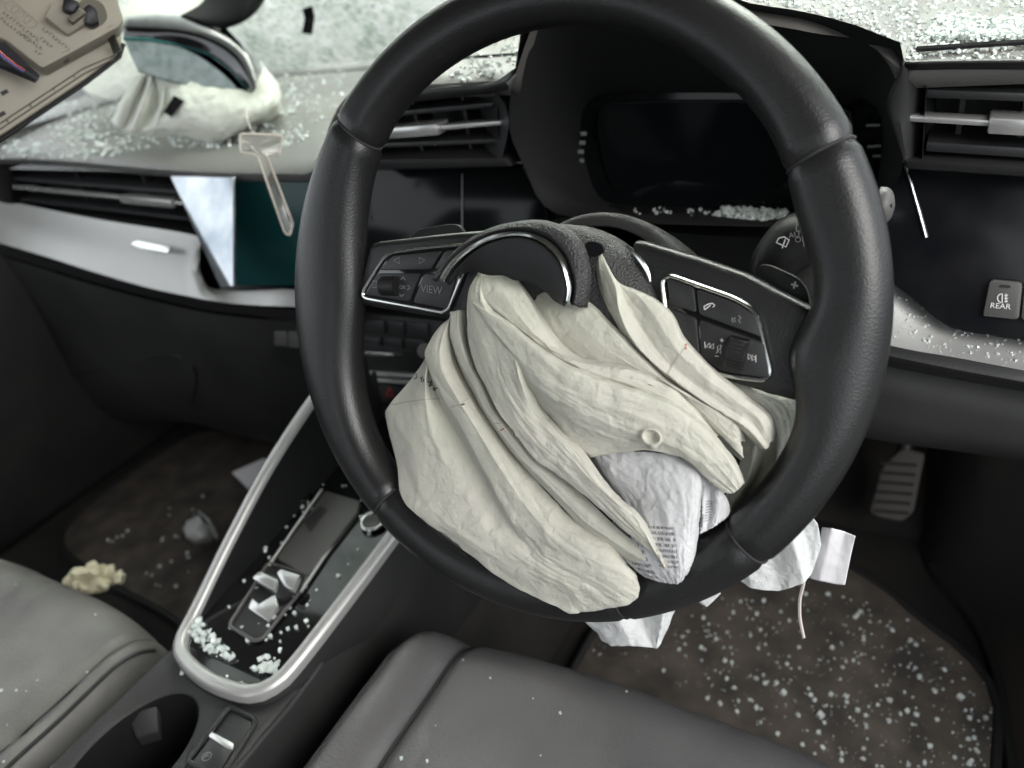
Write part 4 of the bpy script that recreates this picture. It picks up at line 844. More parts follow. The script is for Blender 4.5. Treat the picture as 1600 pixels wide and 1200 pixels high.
LC = [
 [(744,458,12),(792,494,24),(834,526,28),(874,554,32),(914,576,34),(962,594,32),(1012,610,30),(1052,626,26),(1088,653,22),(1124,690,18),(1152,730,14),(1162,756,8)],
 [(732,466,22),(746,478,40),(790,506,56),(830,538,63),(870,568,65),(910,588,65),(950,602,61),(1004,621,55),(1046,634,49),(1082,660,42),(1119,695,36),(1148,733,29),(1159,757,20)],
 [(740,474,34),(772,515,54),(810,558,62),(850,592,66),(895,614,66),(945,632,62),(1000,650,57),(1040,666,51),(1075,688,45),(1108,714,38),(1138,745,30),(1153,765,20)],
 [(768,520,44),(808,575,52),(842,610,60),(888,634,63),(932,654,60),(976,672,55),(1015,684,50),(1052,696,45),(1090,720,39),(1120,748,30),(1146,770,20)],
 [(785,550,34),(820,596,40),(846,624,46),(872,648,47),(905,668,46),(945,688,44),(990,697,43),(1019,698,42),(1048,704,40),(1080,722,35),(1108,748,28),(1138,771,20)],
 [(795,565,26),(830,605,34),(848,634,34),(870,662,32),(888,690,30),(908,710,28),(958,707,33),(1004,702,37),(1020,703,38),(1048,709,36),(1075,717,33),(1100,742,26),(1131,770,18)],
 [(800,570,14),(835,605,20),(850,630,20),(874,655,18),(894,680,16),(914,700,14),(960,698,18),(1004,694,22),(1020,694,22),(1048,700,20),(1075,710,18),(1102,735,14),(1130,762,10)]]
sheet('right_flap', LC, AB, nu=90, sub=10, amp=.0012, au=7, av=4, sd=11.)
LF1 = [
 [(738,440,2),(738,470,8),(772,505,22),(822,545,32),(867,580,36),(912,602,34),(962,615,30),(1012,632,24),(1062,650,18),(1102,675,12)],
 [(747,424,12),(744,455,28),(780,490,42),(830,530,50),(875,560,52),(915,580,51),(960,595,47),(1005,610,42),(1055,632,36),(1107,672,24)],
 [(778,428,14),(785,455,34),(812,495,46),(845,530,51),(880,555,51),(918,572,49),(965,585,46),(1010,598,42),(1060,624,34),(1114,675,22)],
 [(808,432,14),(822,460,27),(840,492,36),(870,541,41),(902,563,42),(932,567,41),(975,575,39),(1015,588,35),(1065,618,29),(1122,680,18)],
 [(816,430,2),(833,460,8),(851,490,12),(881,535,17),(910,555,19),(940,558,19),(982,567,17),(1022,580,15),(1072,612,11),(1127,676,6)]]
sheet('inner_fold', LF1, AB, nu=80, sub=9, amp=.0012, au=6, av=4, sd=14.)
LF2 = [
 [(800,425,-2),(815,470,8),(840,520,14),(875,560,16),(930,580,17),(1000,600,15),(1060,630,12),(1120,690,6),(1156,720,0)],
 [(830,430,6),(850,475,16),(870,520,21),(905,555,23),(950,572,24),(1010,592,23),(1065,622,20),(1125,680,15),(1161,716,8)],
 [(870,436,8),(890,480,21),(915,515,27),(945,545,29),(985,570,28),(1030,595,26),(1075,625,23),(1135,680,17),(1161,700,10)],
 [(905,452,8),(925,478,20),(955,512,26),(990,550,28),(1015,575,28),(1040,596,27),(1090,626,24),(1125,646,20),(1153,667,17),(1159,690,10)],
 [(914,450,-4),(934,472,6),(965,506,9),(1001,545,11),(1026,570,11),(1049,590,10),(1097,620,8),(1131,640,6),(1160,661,3),(1167,690,-2)]]
sheet('rear_fold', LF2, AB, nu=80, sub=9, amp=.0010, au=6, av=5, sd=17.)
LE = [
 [(934,394,0),(924,412,0),(921,440,0),(933,480,2),(963,520,4),(1000,560,4),(1050,605,2),(1100,640,0),(1150,670,-2),(1172,690,-8)],
 [(937,392,10),(936,415,16),(942,445,20),(953,480,20),(974,520,18),(1010,560,17),(1060,605,15),(1110,640,13),(1155,672,10),(1188,702,3)],
 [(938,392,10),(950,420,21),(962,448,28),(967,485,30),(984,525,28),(1015,562,26),(1062,600,24),(1115,638,20),(1165,668,16),(1197,702,8)],
 [(940,394,8),(957,428,15),(971,455,17),(989,490,17),(1010,525,18),(1036,560,19),(1078,595,18),(1127,630,16),(1173,662,13),(1202,699,6)],
 [(942,396,6),(961,436,12),(991,457,18),(1021,490,21),(1042,525,22),(1062,553,22),(1094,583,21),(1141,620,18),(1186,655,14),(1204,692,6)],
 [(942,398,2),(963,437,8),(990,452,13),(1015,465,15),(1047,490,15),(1068,530,15),(1117,580,14),(1165,620,11),(1202,652,7),(1207,690,1)],
 [(944,398,-8),(966,436,-6),(994,449,-4),(1020,462,-2),(1053,488,-2),(1076,528,-2),(1124,578,-4),(1170,618,-6),(1208,650,-10),(1211,690,-12)]]
sheet('right_lobe', LE, AB, nu=80, sub=9, amp=.0010, au=6, av=5, sd=20.)
LD = [
 [(1040,500,-14),(1090,570,-16),(1130,620,-18),(1160,680,-20),(1150,740,-20),(1120,800,-18)],
 [(1054,500,-6),(1082,545,-8),(1130,605,-12),(1178,670,-13),(1172,735,-12),(1136,806,-14)],
 [(1064,502,-3),(1086,540,-5),(1145,602,-9),(1196,668,-18),(1188,735,-20),(1146,812,-18)],
 [(1072,506,-4),(1090,545,-7),(1160,604,-11),(1212,660,-13),(1205,735,-13),(1158,815,-14)],
 [(1080,516,-6),(1096,552,-10),(1176,608,-14),(1230,640,-19),(1225,730,-24),(1175,818,-22)],
 [(1084,524,-14),(1102,560,-18),(1190,612,-22),(1248,630,-24),(1250,710,-28),(1190,820,-26)]]
sheet('rear_lobe', LD, AB, nu=60, sub=8, amp=.0012, au=6, av=6, sd=23.)
LG = [
 [(912,700,6),(935,745,8),(962,785,10),(950,836,12),(958,850,15),(980,882,19),(1008,904,18)],
 [(924,704,18),(944,742,20),(975,782,22),(985,830,28),(996,866,31),(1010,893,28),(1030,911,24)],
 [(950,705,22),(975,740,26),(1002,785,30),(1018,828,36),(1026,862,39),(1038,896,35),(1046,913,27)],
 [(985,705,24),(1010,735,30),(1034,778,36),(1046,820,41),(1052,860,43),(1057,896,39),(1059,914,30)],
 [(1020,706,24),(1045,735,31),(1064,776,37),(1070,820,41),(1070,862,42),(1070,890,38),(1067,909,29)],
 [(1050,710,22),(1074,737,29),(1083,776,35),(1082,820,37),(1080,862,37),(1077,886,33),(1072,902,26)],
 [(1074,717,16),(1094,742,25),(1093,782,30),(1089,836,32),(1086,862,31),(1082,884,27),(1076,897,21)],
 [(1080,724,4),(1098,750,9),(1097,790,13),(1093,836,14),(1090,860,14),(1085,880,12),(1078,892,10)]]
sheet('printed_panel', LG, AB, 'bagprint', nu=80, sub=8, amp=.0016, au=8, av=6, sd=26.)
LH = [
 [(1062,716,2),(1085,746,3),(1086,790,4),(1083,838,4)],
 [(1078,720,10),(1096,745,15),(1098,790,14),(1094,834,13)],
 [(1092,728,13),(1108,752,11),(1110,790,9),(1104,829,12)],
 [(1104,737,12),(1118,760,14),(1121,792,13),(1114,824,13)],
 [(1113,745,8),(1127,768,9),(1132,794,7),(1122,819,11)],
 [(1120,752,2),(1134,776,4),(1141,798,4),(1130,813,8)]]
sheet('side_fan', LH, AB, 'bagprint', nu=40, sub=7, amp=.0014, au=4, av=3, sd=29.)
# vent eyelet: little puckered hole in the right flap
e0 = W(1019, 681, .0375)
Rv = []
for r, h in ((.0056, .0008), (.0046, .0012), (.0036, -.001), (.001, -.004)):
    Rv.append([e0 + WX*(r*cos(a)) + WU*(r*.8*sin(a)-.0004) + WN*h for a in [2*pi*i/24 for i in range(24)]])
make('vent_eyelet', [v for r in Rv for v in r], grid_faces(4, 24, cu=True), 'bag', AB)
make('eyelet_tail', [v for r in [[W(x, y, h/1000.) for x, y, h in l] for l in ([(1012,690,36),(1019,692,37),(1026,690,36)], [(1011,700,33),(1019,703,34),(1028,700,33)])] for v in r], grid_faces(2, 3), 'bag', AB, solid=.0006)

def on_cloth(o, pts, w, name, m):
    """a drawn or sewn line lying on a cloth part, from photo points"""
    me = o.data; bv = BVHTree.FromPolygons([v.co + o.location - Vector((0, 0, OZ)) for v in me.vertices], [tuple(p.vertices) for p in me.polygons])
    P = []
    for x, y in pts:
        h = bv.ray_cast(CAM, ray(x, y).normalized())
        if h[0] is not None: P.append(h[0] - ray(x, y).normalized()*.0005)
    if len(P) > 1: strokes(name, [P], w, -CF, m, o)
def dense(P, n): return [(p.x, p.y) for p in resample([Vector((a, b, 0)) for a, b in P], n)]
parts = {o.name.split('.')[0]: o for o in AB.children}
M['stitch'] = mat('seam_stitch', (.40, .38, .33), .8); M['ink'] = mat('ink', (.06, .055, .06), .8); M['inkred'] = mat('red_ink', (.35, .10, .08), .8)
on_cloth(parts['left_lobe'], dense([(612, 633), (640, 627), (665, 624), (688, 623)], 14), .0006, 'seam_line', 'stitch')
on_cloth(parts['left_lobe'], dense([(703, 637), (718, 632), (732, 622)], 6), .0005, 'seam_line', 'stitch')
on_cloth(parts['left_lobe'], [(720, 633), (726, 631)], .0010, 'ink_tick', 'ink')
for k, P in enumerate(([(645, 586), (650, 584), (652, 590), (647, 592)], [(656, 590), (664, 594), (658, 597), (660, 587)], [(668, 596), (676, 600), (670, 605), (675, 594)], [(678, 602), (682, 611), (675, 608), (684, 606)])):
    on_cloth(parts['left_lobe'], dense(P, 8), .0007, 'handwriting', 'ink')
on_cloth(parts['pleat'], dense([(778, 675), (790, 668)], 4), .0007, 'ink_tick', 'inkred')
on_cloth(parts['pleat'], dense([(772, 661), (786, 662)], 4), .0007, 'seam_line', 'stitch')
on_cloth(parts['right_lobe'], dense([(1040, 592), (1052, 570), (1072, 540)], 8), .0006, 'seam_line', 'stitch')
on_cloth(parts['right_lobe'], [(1071, 546), (1072, 537)], .001, 'ink_tick', 'inkred')

# knee airbag hanging under the column
KB = thing('knee_airbag', 'white airbag cloth hanging below the steering wheel rim', 'airbag', W(1000, 900, -.08))
def Wb(x, y, h): return W(x, y, h)
sheet('left_corner', [[(890,900,-90),(905,962,-84),(922,982,-84),(940,1004,-84)], [(912,900,-82),(928,960,-78),(942,985,-78),(955,1010,-80)], [(950,900,-74),(962,955,-70),(975,985,-72),(985,1010,-76)], [(985,900,-80),(996,950,-84),(1008,985,-82),(1018,1012,-80)], [(1030,890,-73),(1036,945,-74),(1032,980,-77),(1025,1014,-80)], [(1052,890,-80),(1057,945,-82),(1046,978,-83),(1030,1012,-84)]], KB, 'bagwhite', nu=40, sub=7, amp=.0016, sd=33.)
sheet('right_corner', [[(1110,840,-80),(1136,885,-78),(1154,908,-80)], [(1140,832,-74),(1162,880,-72),(1175,920,-76)], [(1180,822,-78),(1206,868,-76),(1216,924,-80)], [(1215,806,-70),(1240,850,-68),(1256,912,-75)], [(1240,794,-76),(1260,845,-80),(1268,898,-82)], [(1252,790,-80),(1276,818,-78),(1284,852,-82)]], KB, 'bagwhite', nu=40, sub=7, amp=.0016, sd=35.)
sheet('hem', [[(1020,880,-84),(1085,938,-84)], [(1050,870,-80),(1104,949,-80)], [(1080,860,-82),(1126,928,-82)]], KB, 'bagwhite', nu=20, sub=5, amp=.001, sd=37.)
sheet('yoke', [[(890,880,-100),(1000,860,-100),(1120,830,-98),(1250,780,-98)], [(890,940,-92),(1000,930,-86),(1130,880,-84),(1262,800,-88)], [(1000,960,-100),(1060,945,-100),(1140,905,-98),(1256,830,-98)]], KB, 'bagwhite', nu=40, sub=5, amp=.001, sd=38.)
ptag = sheet('paper_tag', [[(1284,824,-85),(1275,865,-90),(1265,904,-100)], [(1300,826,-80),(1290,868,-88),(1280,908,-97)], [(1320,831,-84),(1311,872,-90),(1302,913,-99)], [(1336,838,-82),(1328,876,-90),(1320,915,-98)]], None, 'paper', nu=20, sub=5, amp=.0006, sd=60., solid=.0003)
tag(ptag, 'pale paper tag stuck to the knee airbag beside the pedals', 'paper tag')
tube('loose_thread', spline([W(1254, 880, -.08), W(1256, 908, -.082), W(1250, 935, -.085), W(1250, 965, -.088), W(1256, 996, -.09)], 24), .0011, 'string', KB, n=6)

# ================================================================== pedal
pe = thing('accelerator_pedal', 'worn grey pedal hanging in the dark footwell', 'pedal', Yp(1385, 780, .56))
PP = Pl(Yp(1390, 780, .50), (0, -.8, .6))
prism('pedal_pad', rnd_poly([PP(1358, 800), PP(1378, 730), PP(1410, 700), PP(1446, 708), PP(1428, 800), PP(1410, 816), PP(1372, 808)], .006), -PP.n*.012, 'pedal', pe, bevel=.003)
for k in range(6):
    tube('tread_rib', [PP(1366+k*2, 798-k*15, .0006), PP(1420+k*2.5, 802-k*15, .0006)], .002, 'rubber', pe, n=6)
tube('pedal_arm', [PP(1410, 720, -.01), Yp(1430, 640, .58), Yp(1440, 560, .66)], .01, 'dark', pe, n=10)

# ================================================================== passenger airbag, mirror, hanging tag
PA = thing('passenger_airbag', 'greenish white passenger airbag slumped on the dashboard under the mirror', 'airbag', Tp(300, 190, 1.02))
def T(x, y, h): return Tp(x, y, h)
sheet('front_panel', [[(196,205,1040),(215,196,1020),(240,165,1015),(226,122,1030)], [(205,208,1030),(232,200,1000),(252,160,990),(240,112,1010)], [(232,212,1015),(250,196,985),(270,160,980),(252,118,1000)], [(275,208,990),(284,190,968),(292,160,965),(290,126,985)], [(325,222,985),(332,196,960),(335,165,958),(330,138,975)], [(345,222,990),(372,196,958),(378,170,955),(370,142,972)], [(375,205,1000),(410,178,965),(414,160,962),(392,146,975)], [(420,190,1020),(432,165,985),(430,140,985),(410,110,995)], [(436,180,1060),(438,160,1040),(432,130,1040),(405,95,1040)]], PA, 'bagpass', nu=36, sub=8, amp=.004, au=4, av=8, sd=41., fn=T, solid=.001)
sheet('gathered_folds', [[(176,190,1050),(186,165,1030),(200,140,1030),(215,118,1040)], [(184,198,1020),(196,165,1000),(212,140,1000),(225,118,1020)], [(194,203,1030),(208,172,1022),(220,145,1020),(232,116,1030)], [(206,205,1008),(222,172,990),(232,145,990),(240,112,1010)], [(222,208,1020),(236,180,1012),(246,150,1010),(250,114,1020)], [(240,210,1002),(248,190,980),(256,155,978),(258,116,1000)]], PA, 'bagpass', nu=30, sub=7, amp=.003, au=4, av=6, sd=44., fn=T, solid=.001)
sheet('rear_panel', [[(120,120,1180),(135,145,1150),(180,158,1120)], [(150,95,1160),(170,125,1130),(200,140,1100)], [(180,60,1150),(200,95,1120),(228,120,1090)], [(200,0,1180),(235,20,1160),(262,60,1150)], [(300,-20,1200),(330,5,1190),(335,40,1170)]], PA, 'bagpass', nu=24, sub=6, amp=.004, sd=46., fn=T, solid=.001)
lp = Pl(Tp(270, 163, .962), -ray(270, 163))
prism('black_patch', [lp(255, 175, .006), lp(272, 149, .006), lp(288, 158, .006), lp(268, 183, .006)], -lp.n*.012, 'tape', PA, bevel=0)

RM = thing('rear_view_mirror', 'fallen rear view mirror resting in the passenger airbag on the dashboard', 'mirror', Tp(300, 110, 1.0))
nm = (-ray(300, 105)).normalized() + Vector((0, 0, .75))
PM = Pl(Tp(300, 105, .985), nm)
glass = [(192, 60), (235, 62), (290, 72), (330, 86), (362, 110), (392, 146), (330, 142), (260, 124), (215, 110)]
gq = [PM(x, y) for x, y in glass]
make('mirror_glass', gq + [p-PM.n*.004 for p in gq], [tuple(range(9)), tuple(range(17, 8, -1))] + [(i, (i+1) % 9, 9+(i+1) % 9, 9+i) for i in range(9)], 'mirror', RM, smooth=False)
tube('glass_edge', [PM(x, y, .001) for x, y in dense([(192, 60), (235, 62), (290, 72), (330, 86), (362, 110), (392, 146), (345, 144)], 30)], .0016, 'teal', RM, n=6)
loft('housing', [[Tp(192, 60, .99), Tp(235, 62, .985), Tp(290, 72, .985), Tp(330, 86, .98), Tp(362, 110, .975), Tp(391, 146, .965)], [Tp(192, 40, .985), Tp(235, 40, .98), Tp(290, 46, .975), Tp(338, 62, .97), Tp(374, 90, .965), Tp(398, 138, .955)], [Tp(196, 27, 1.0), Tp(240, 24, 1.0), Tp(295, 28, 1.0), Tp(350, 46, .99), Tp(388, 80, .98), Tp(403, 118, .97)], [Tp(205, 24, 1.06), Tp(245, 20, 1.06), Tp(300, 24, 1.06), Tp(355, 42, 1.05), Tp(392, 76, 1.04), Tp(405, 112, 1.02)]], 'gloss', RM, nu=40, sub=6, solid=.002)
loft('mirror_stalk', [[Tp(282, 24, 1.0), Tp(318, 0, 1.02), Tp(322, -40, 1.05)], [Tp(310, 32, .985), Tp(350, 20, .98), Tp(370, -40, .99)], [Tp(345, 46, .985), Tp(385, 28, .98), Tp(425, -30, .99)], [Tp(352, 44, 1.02), Tp(400, 20, 1.04), Tp(432, -36, 1.06)]], 'tape', RM, nu=20, sub=6, solid=.004)

TG = thing('plastic_hanger', 'clear plastic tee shaped strip dangling on a thread below the mirror', 'plastic strip', Tp(420, 290, .79))
PT = Pl(Tp(420, 290, .79), -ray(420, 290) + Vector((0, 0, .2)))
tq = [(374, 209), (442, 211), (437, 243), (417, 243), (458, 350), (453, 368), (445, 364), (402, 242), (376, 238)]
tgp = prism('clear_strip', rnd_poly([PT(x, y) for x, y in tq], .003), -PT.n*.0025, 'clearplastic', TG, bevel=.0006)
tube('moulded_edge', rnd_poly([PT(x, y, .0008) for x, y in tq], .003), .0010, 'plasticedge', TG, n=6, closed=True)
tube('thread', spline([Tp(384, 165, .955), Tp(386, 185, .87), Tp(396, 211, .80)], 10), .0007, 'string', TG, n=5)

# ================================================================== overhead console hanging down
OC = thing('overhead_console', 'beige overhead console hanging by its wires with its back showing', 'overhead console', Tp(60, 60, .60))
o0, o1, o2 = Tp(0, 0, .60), Tp(188, 60, .655), Tp(0, 178, .55)
PO = Pl(Tp(80, 60, .60), -ray(80, 60)*1. + Vector((.15, -.1, .35)))
if PO.n.dot(ray(80, 60)) > 0: PO.n = -PO.n
bk = prism('back_shell', rnd_poly([PO(-60, -60), PO(165, -60), PO(186, 8), PO(193, 30), PO(186, 42), PO(66, 107), PO(8, 62), PO(-60, 40)], .003), -PO.n*.030, 'beige', OC, bevel=.0015)
lo = prism('lower_flange', rnd_poly([PO(-60, -60, -.030), PO(180, -60, -.030), PO(190, 62, -.030), PO(184, 84, -.030), PO(132, 124, -.030), PO(0, 212, -.030), PO(-60, 245, -.030)], .005), -PO.n*.010, 'beige', OC, bevel=.002)
tube('trim_groove', [PO(192, 68, -.036), PO(186, 88, -.036), PO(134, 128, -.036), PO(0, 218, -.036), PO(-60, 256, -.036)], .0022, 'dark', OC, n=8)
for k_ in (0, 9):
    tube('flange_line', [PO(178, 92-k_*.6, -.0295), PO(130, 116-k_, -.0295), PO(0, 202-k_, -.0295), PO(-60, 240-k_, -.0295)], .0006, 'beige_dark', lo, n=5)
for (x, y) in ((120, 126), (88, 146), (52, 172), (16, 196)):
    tube('flange_notch', [PO(x, y, -.0315), PO(x-6, y-9, -.0295)], .0007, 'beige_dark', lo, n=5)
ds = rnd_poly([PO(124, 40, .0005), PO(120, 10, .0005), PO(132, -6, .0005), PO(162, 4, .0005), PO(169, 28, .0005), PO(160, 40, .0005), PO(145, 43, .0005)], .008)
prism('recess', ds, -PO.n*.0008, 'beige_dark', bk, bevel=0)
sk = prism('socket', [PO(70, 26, .016), PO(82, 4, .016), PO(96, -4, .016), PO(134, 18, .016), PO(132, 38, .008), PO(106, 55, .006)], -PO.n*.016, 'beige', bk, bevel=.001)
prism('socket_wall', [PO(104, 28, .019), PO(124, 14, .019), PO(134, 20, .019), PO(113, 35, .019)], -PO.n*.010, 'beige_dark', bk, bevel=.0005)
prism('connector', [PO(96, 14, .024), PO(100, -6, .024), PO(124, 2, .024), PO(122, 8, .024), PO(115, 20, .024)], -PO.n*.014, 'connector', OC, bevel=.0015)
prism('plug', rnd_poly([PO(130, 12, .012), PO(140, 4, .012), PO(151, 14, .012), PO(152, 24, .012), PO(155, 36, .010), PO(143, 42, .010), PO(130, 34, .012)], .002), -PO.n*.012, 'connector', OC, bevel=.0015)
# clips on the edge
for (x, y) in ((100, 90), (172, 50)):
    prism('edge_clip', [PO(x-4, y-6, -.002), PO(x+5, y-10, -.002), PO(x+9, y+6, -.018), PO(x, y+10, -.018)], PO.n*.0028, 'beige_dark', bk, bevel=.0006)
prism('spring_clip', [PO(168, 62, -.006), PO(180, 54, -.006), PO(190, 78, -.022), PO(178, 87, -.022)], PO.n*.003, 'clip', bk, bevel=.0005)
# relief: four linked rings and moulded letters
for k in range(4):
    c = PO(18.5 + k*9.5, 10 + k*8.0, .0004); ax = (PO(60, 45)-PO(10, 5)).normalized(); ay = PO.n.cross(ax)
    tube('relief_ring', [c + ax*.0042*cos(a) + ay*.0042*sin(a) for a in [2*pi*i/22 for i in range(22)]], .00035, 'beige', bk, n=6, closed=True)
rl = random.Random(9); ayu = -ay if ay.dot(CU) < 0 else ay
for (n_l, x, y) in ((11, 4, 22), (9, 0, 31), (7, 30, 52), (4, 62, 62), (9, 66, 47), (2, 54, 82)):   # moulded lettering, too worn to read
    p = PO(x, y, .0006); ls = []
    for k in range(n_l):
        w_ = rl.uniform(.0012, .002); q = p + ax*.0026*k
        ls += [[q, q+ayu*.0026], [q+ayu*rl.choice((0, .0013, .0026)), q+ax*w_+ayu*rl.choice((0, .0013, .0026))]]
    strokes('relief_marks', ls, .0005, PO.n, 'beige_dark', bk)
# bay with the wire loom
prism('loom_bay', [PO(-40, 60, .001), PO(8, 66, .001), PO(62, 118, .001), PO(52, 128, -.004), PO(-40, 90, -.004)], -PO.n*.002, 'connector', OC, bevel=0)
tube('connector_end', [PO(40, 112, .004), PO(58, 124, .004)], .0035, 'connector', OC, n=10)
for k, m_ in enumerate(('wire_red', 'wire_blue', 'connector')):
    tube('wire', spline([PO(44, 116+k*2-2, .005), PO(20, 98+k*3, .008), PO(-10, 72+k*4, .010), PO(-60, 20+k*6, .014), PO(-90, -90, .03), Tp(-60-k*8, -420, .62)], 40), .0010, m_, OC, n=6)
for (x, y) in ((8, 144), (4, 178)):
    prism('slot', [PO(x-8, y, -.0295), PO(x+2, y-5, -.0295), PO(x+6, y, -.0295), PO(x-4, y+6, -.0295)], -PO.n*.0004, 'connector', lo, bevel=0)

# ================================================================== small litter
fo = Zp(148, 908, -.455); rd_ = random.Random(5); V = []; F = []
for k in range(46):
    bm = bmesh.new(); r = rd_.uniform(.004, .010); bmesh.ops.create_icosphere(bm, subdivisions=2, radius=r); b0 = len(V)
    o3 = Vector((rd_.gauss(0, .017), rd_.gauss(0, .010), abs(rd_.gauss(0, .007))))
    for v in bm.verts: V.append(fo + o3 + v.co*(1+.6*noise.noise(v.co*260+Vector((k, 0, 0)))))
    F += [tuple(q.index+b0 for q in f.verts) for f in bm.faces]; bm.free()
tag(make('foam_lump', V, F, 'foam', None, recalc=False), 'crumbled yellowish foam lump beside the passenger seat', 'foam')
wr_ = thing('crumpled_tissue', 'crumpled white tissue lying on the passenger floor by the console', 'tissue', Zp(315, 825, FL+.02))
def Zs(x, y, h): return Zp(x, y, h)
sheet('tissue_fold', [[(290,822,-560),(296,812,-545),(312,806,-535)], [(292,838,-545),(305,828,-528),(318,818,-530)], [(302,846,-550),(318,838,-535),(326,822,-545)], [(312,848,-570),(326,846,-560),(334,834,-560)]], wr_, 'bagwhite', nu=16, sub=5, amp=.004, fn=Zs, solid=.001, sd=51.)
sheet('tissue_tail', [[(306,798,-545),(322,815,-535),(336,845,-550)], [(314,800,-535),(328,816,-520),(340,840,-540)], [(322,806,-560),(336,818,-550),(344,836,-570)]], wr_, 'bagwhite', nu=16, sub=5, amp=.003, fn=Zs, solid=.001, sd=53.)
pc = prism('paper_scrap', [Zp(362, 738, FL+.03), Zp(412, 716, FL+.05), Zp(425, 722, FL+.05), Zp(388, 764, FL+.016)], (0, 0, -.001), 'paper', None, bevel=0)
tag(pc, 'white paper scrap on the floor behind the console frame', 'paper')
wb = BVHTree.FromPolygons([v.co + wsh.location - Vector((0, 0, OZ)) for v in wsh.data.vertices], [tuple(p.vertices) for p in wsh.data.polygons])
def Gp(x, y): d = ray(x, y).normalized(); h = wb.ray_cast(CAM, d); return h[0] - d*.012
tag(prism('tape_strip', [Gp(472, 14), Gp(488, 9), Gp(492, 26), Gp(488, 54), Gp(471, 52), Gp(476, 30)], -ray(480, 30).normalized()*.002, 'tape', None, bevel=0), 'short black tape strip stuck to the shattered windshield', 'tape')

# ================================================================== broken glass
VV = []; FF = []
for o in BV:
    b0 = len(VV); VV += [v.co + o.location - Vector((0, 0, OZ)) for v in o.data.vertices]; FF += [tuple(i+b0 for i in p.vertices) for p in o.data.polygons]
TREE = BVHTree.FromPolygons(VV, FF)
def shard(seed, r):
    rd = random.Random(seed); bm = bmesh.new(); bmesh.ops.create_cube(bm, size=2*r)
    for v in bm.verts: v.co = Vector((v.co.x*rd.uniform(.55, 1.25), v.co.y*rd.uniform(.55, 1.25), v.co.z*rd.uniform(.5, .95)))
    V = [v.co.copy() for v in bm.verts]; F = [tuple(q.index for q in f.verts) for f in bm.faces]; bm.free(); return V, F
PROTO = [shard(100+i, .0021) for i in range(8)]
SH = []
for i, (V, F) in enumerate(PROTO):
    me = bpy.data.meshes.new('glass_fragment'); me.from_pydata(V, [], F); me.materials.append(M['glassfrag']); SH.append(me)
def inpoly(x, y, P):
    c = False; j = len(P)-1
    for i in range(len(P)):
        if (P[i][1] > y) != (P[j][1] > y) and x < (P[j][0]-P[i][0])*(y-P[i][1])/(P[j][1]-P[i][1])+P[i][0]: c = not c
        j = i
    return c
def spots(P, n, rd, clump=0.):
    x0, x1 = min(p[0] for p in P), max(p[0] for p in P); y0, y1 = min(p[1] for p in P), max(p[1] for p in P); out = []; tries = 0
    while len(out) < n and tries < n*60:
        tries += 1; x = rd.uniform(x0, x1); y = rd.uniform(y0, y1)
        if not inpoly(x, y, P): continue
        if clump and noise.noise(Vector((x/60., y/60., clump)))*.5+.5 < rd.random(): continue
        h = TREE.ray_cast(CAM, ray(x, y).normalized())
        if h[0] is None or abs(h[1].z) < .35: continue
        out.append(h[0])
    return out
def scatter(P, n, s0, s1, label, group, seed, clump=0.):
    rd = random.Random(seed)
    for p in spots(P, n, rd, clump):
        o = bpy.data.objects.new('glass_fragment', rd.choice(SH)); COL.objects.link(o)
        s = rd.uniform(s0, s1)*(1.6 if rd.random() < .08 else 1); o.scale = (s, s, s); o.rotation_euler = (rd.uniform(-.25, .25), rd.uniform(-.25, .25), rd.uniform(0, 6.28))
        o.location = p + Vector((0, 0, OZ + .0014*s)); tag(o, label, 'glass fragment', group)
def pile(name, P, n, s0, s1, label, seed, clump=0., lift=0.):
    rd = random.Random(seed); V = []; F = []
    for p in spots(P, n, rd, clump):
        v0, f0 = rd.choice(PROTO); s = s0 + (s1-s0)*rd.random()**2.2
        E_ = Matrix.Rotation(rd.uniform(0, 6.28), 3, 'Z') @ Matrix.Rotation(rd.uniform(-.8, .8), 3, 'X')
        b0 = len(V); q = p + Vector((0, 0, .0015*s + lift*rd.random())); V += [q + E_ @ (v*s) for v in v0]; F += [tuple(i+b0 for i in f) for f in f0]
    if not V: return
    o = make(name, V, F, 'glassfrag', None, smooth=False); o['kind'] = 'stuff'; tag(o, label, 'broken glass')
pile('broken_glass', [(0, 170), (180, 60), (240, 140), (330, 130), (540, 110), (530, 200), (430, 240), (250, 230), (120, 255), (0, 255)], 1500, .35, 1.25, 'drift of broken glass on the passenger side of the dashboard top', 11, 2.)
pile('broken_glass', [(1000, -20), (1250, 14), (1330, 36), (1416, 72), (1416, 98), (1600, 97), (1640, 0), (1600, -30)], 1500, .15, .7, 'fine broken glass heaped on the dash top above the driver vent', 12, 3.)
pile('broken_glass', [(1440, 66), (1470, 30), (1600, 35), (1640, 66)], 900, .3, .9, 'thick ridge of broken glass along the dash joint above the driver vent', 13, 0., .003)
pile('broken_glass', [(690, 130), (720, 105), (790, 60), (812, 56), (812, 104), (768, 126)], 90, .3, 1., 'broken glass on the dash shelf seen through the steering wheel', 14)
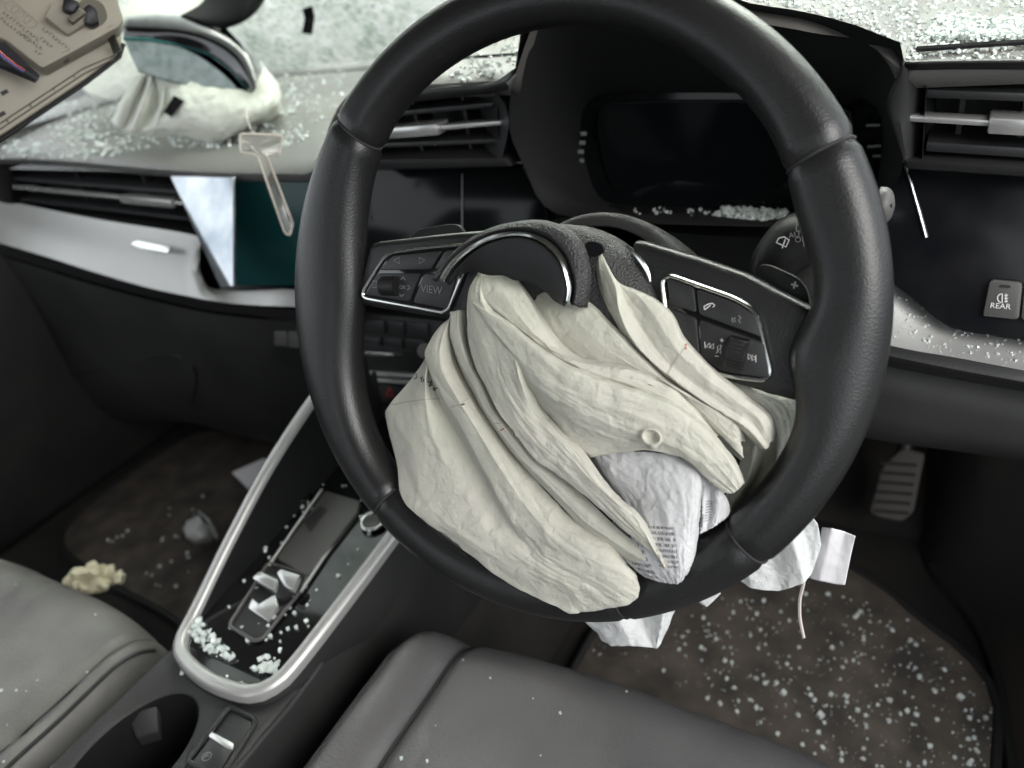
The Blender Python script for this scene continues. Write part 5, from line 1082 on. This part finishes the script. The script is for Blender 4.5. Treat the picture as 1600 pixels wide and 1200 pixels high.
pile('broken_glass', [(1112, 338), (1140, 322), (1200, 318), (1232, 318), (1228, 344), (1190, 352)], 420, .4, 1., 'green tinted pile of broken glass at the foot of the instrument display', 15, 0., .004)
pile('broken_glass', [(990, 325), (1130, 326), (1130, 340), (990, 338)], 30, .3, .8, 'sparse broken glass along the instrument display sill', 16)
pile('broken_glass', [(286, 980), (300, 958), (345, 1000), (372, 1030), (352, 1034), (320, 1018)], 120, .3, 1.2, 'broken glass gathered in the rear corner of the shifter panel', 17, 0., .004)
pile('broken_glass', [(392, 1050), (412, 1028), (440, 1034), (434, 1056)], 45, .4, 1.2, 'small heap of broken glass against the console frame near the driver seat', 18, 0., .003)
scatter([(910, 1010), (1050, 960), (1230, 900), (1430, 960), (1550, 1080), (1550, 1200), (1300, 1200), (1100, 1090)], 145, .4, 1.1, "small glass fragment on the driver's floor mat", "glass fragments on the driver's floor mat", 21, 4.)
scatter([(300, 960), (370, 860), (455, 745), (560, 760), (640, 800), (600, 850), (440, 1040)], 95, .35, .8, 'small glass fragment on the glossy shifter panel', 'glass fragments on the shifter panel', 22)
scatter([(130, 850), (330, 760), (340, 850), (270, 950)], 30, .5, 1.1, 'small glass fragment on the passenger floor mat', 'glass fragments on the passenger floor mat', 23)
pile('broken_glass', [(1392, 450), (1470, 500), (1600, 530), (1600, 578), (1392, 540)], 150, .12, .45, 'tiny bits of broken glass on the silver trim below the fog light button', 24, 5.)
pile('broken_glass', [(900, 1010), (1050, 960), (1230, 900), (1430, 960), (1550, 1080), (1550, 1200), (1300, 1200), (1100, 1090)], 700, .1, .5, "fine broken glass grit on the driver's floor mat", 30, 6.)
scatter([(640, 1000), (900, 1030), (1250, 1190), (600, 1195)], 9, .2, .5, "small glass fragment on the driver's seat cushion", "glass fragments on the driver's seat", 25)
scatter([(0, 900), (100, 900), (200, 1000), (60, 1160), (0, 1200)], 9, .2, .45, 'small glass fragment on the passenger seat cushion', 'glass fragments on the passenger seat', 26)
scatter([(255, 1040), (300, 1020), (420, 1080), (430, 1110), (330, 1080)], 10, .4, .9, 'small glass fragment on the grey deck around the cup holder', 'glass fragments on the console deck', 27)
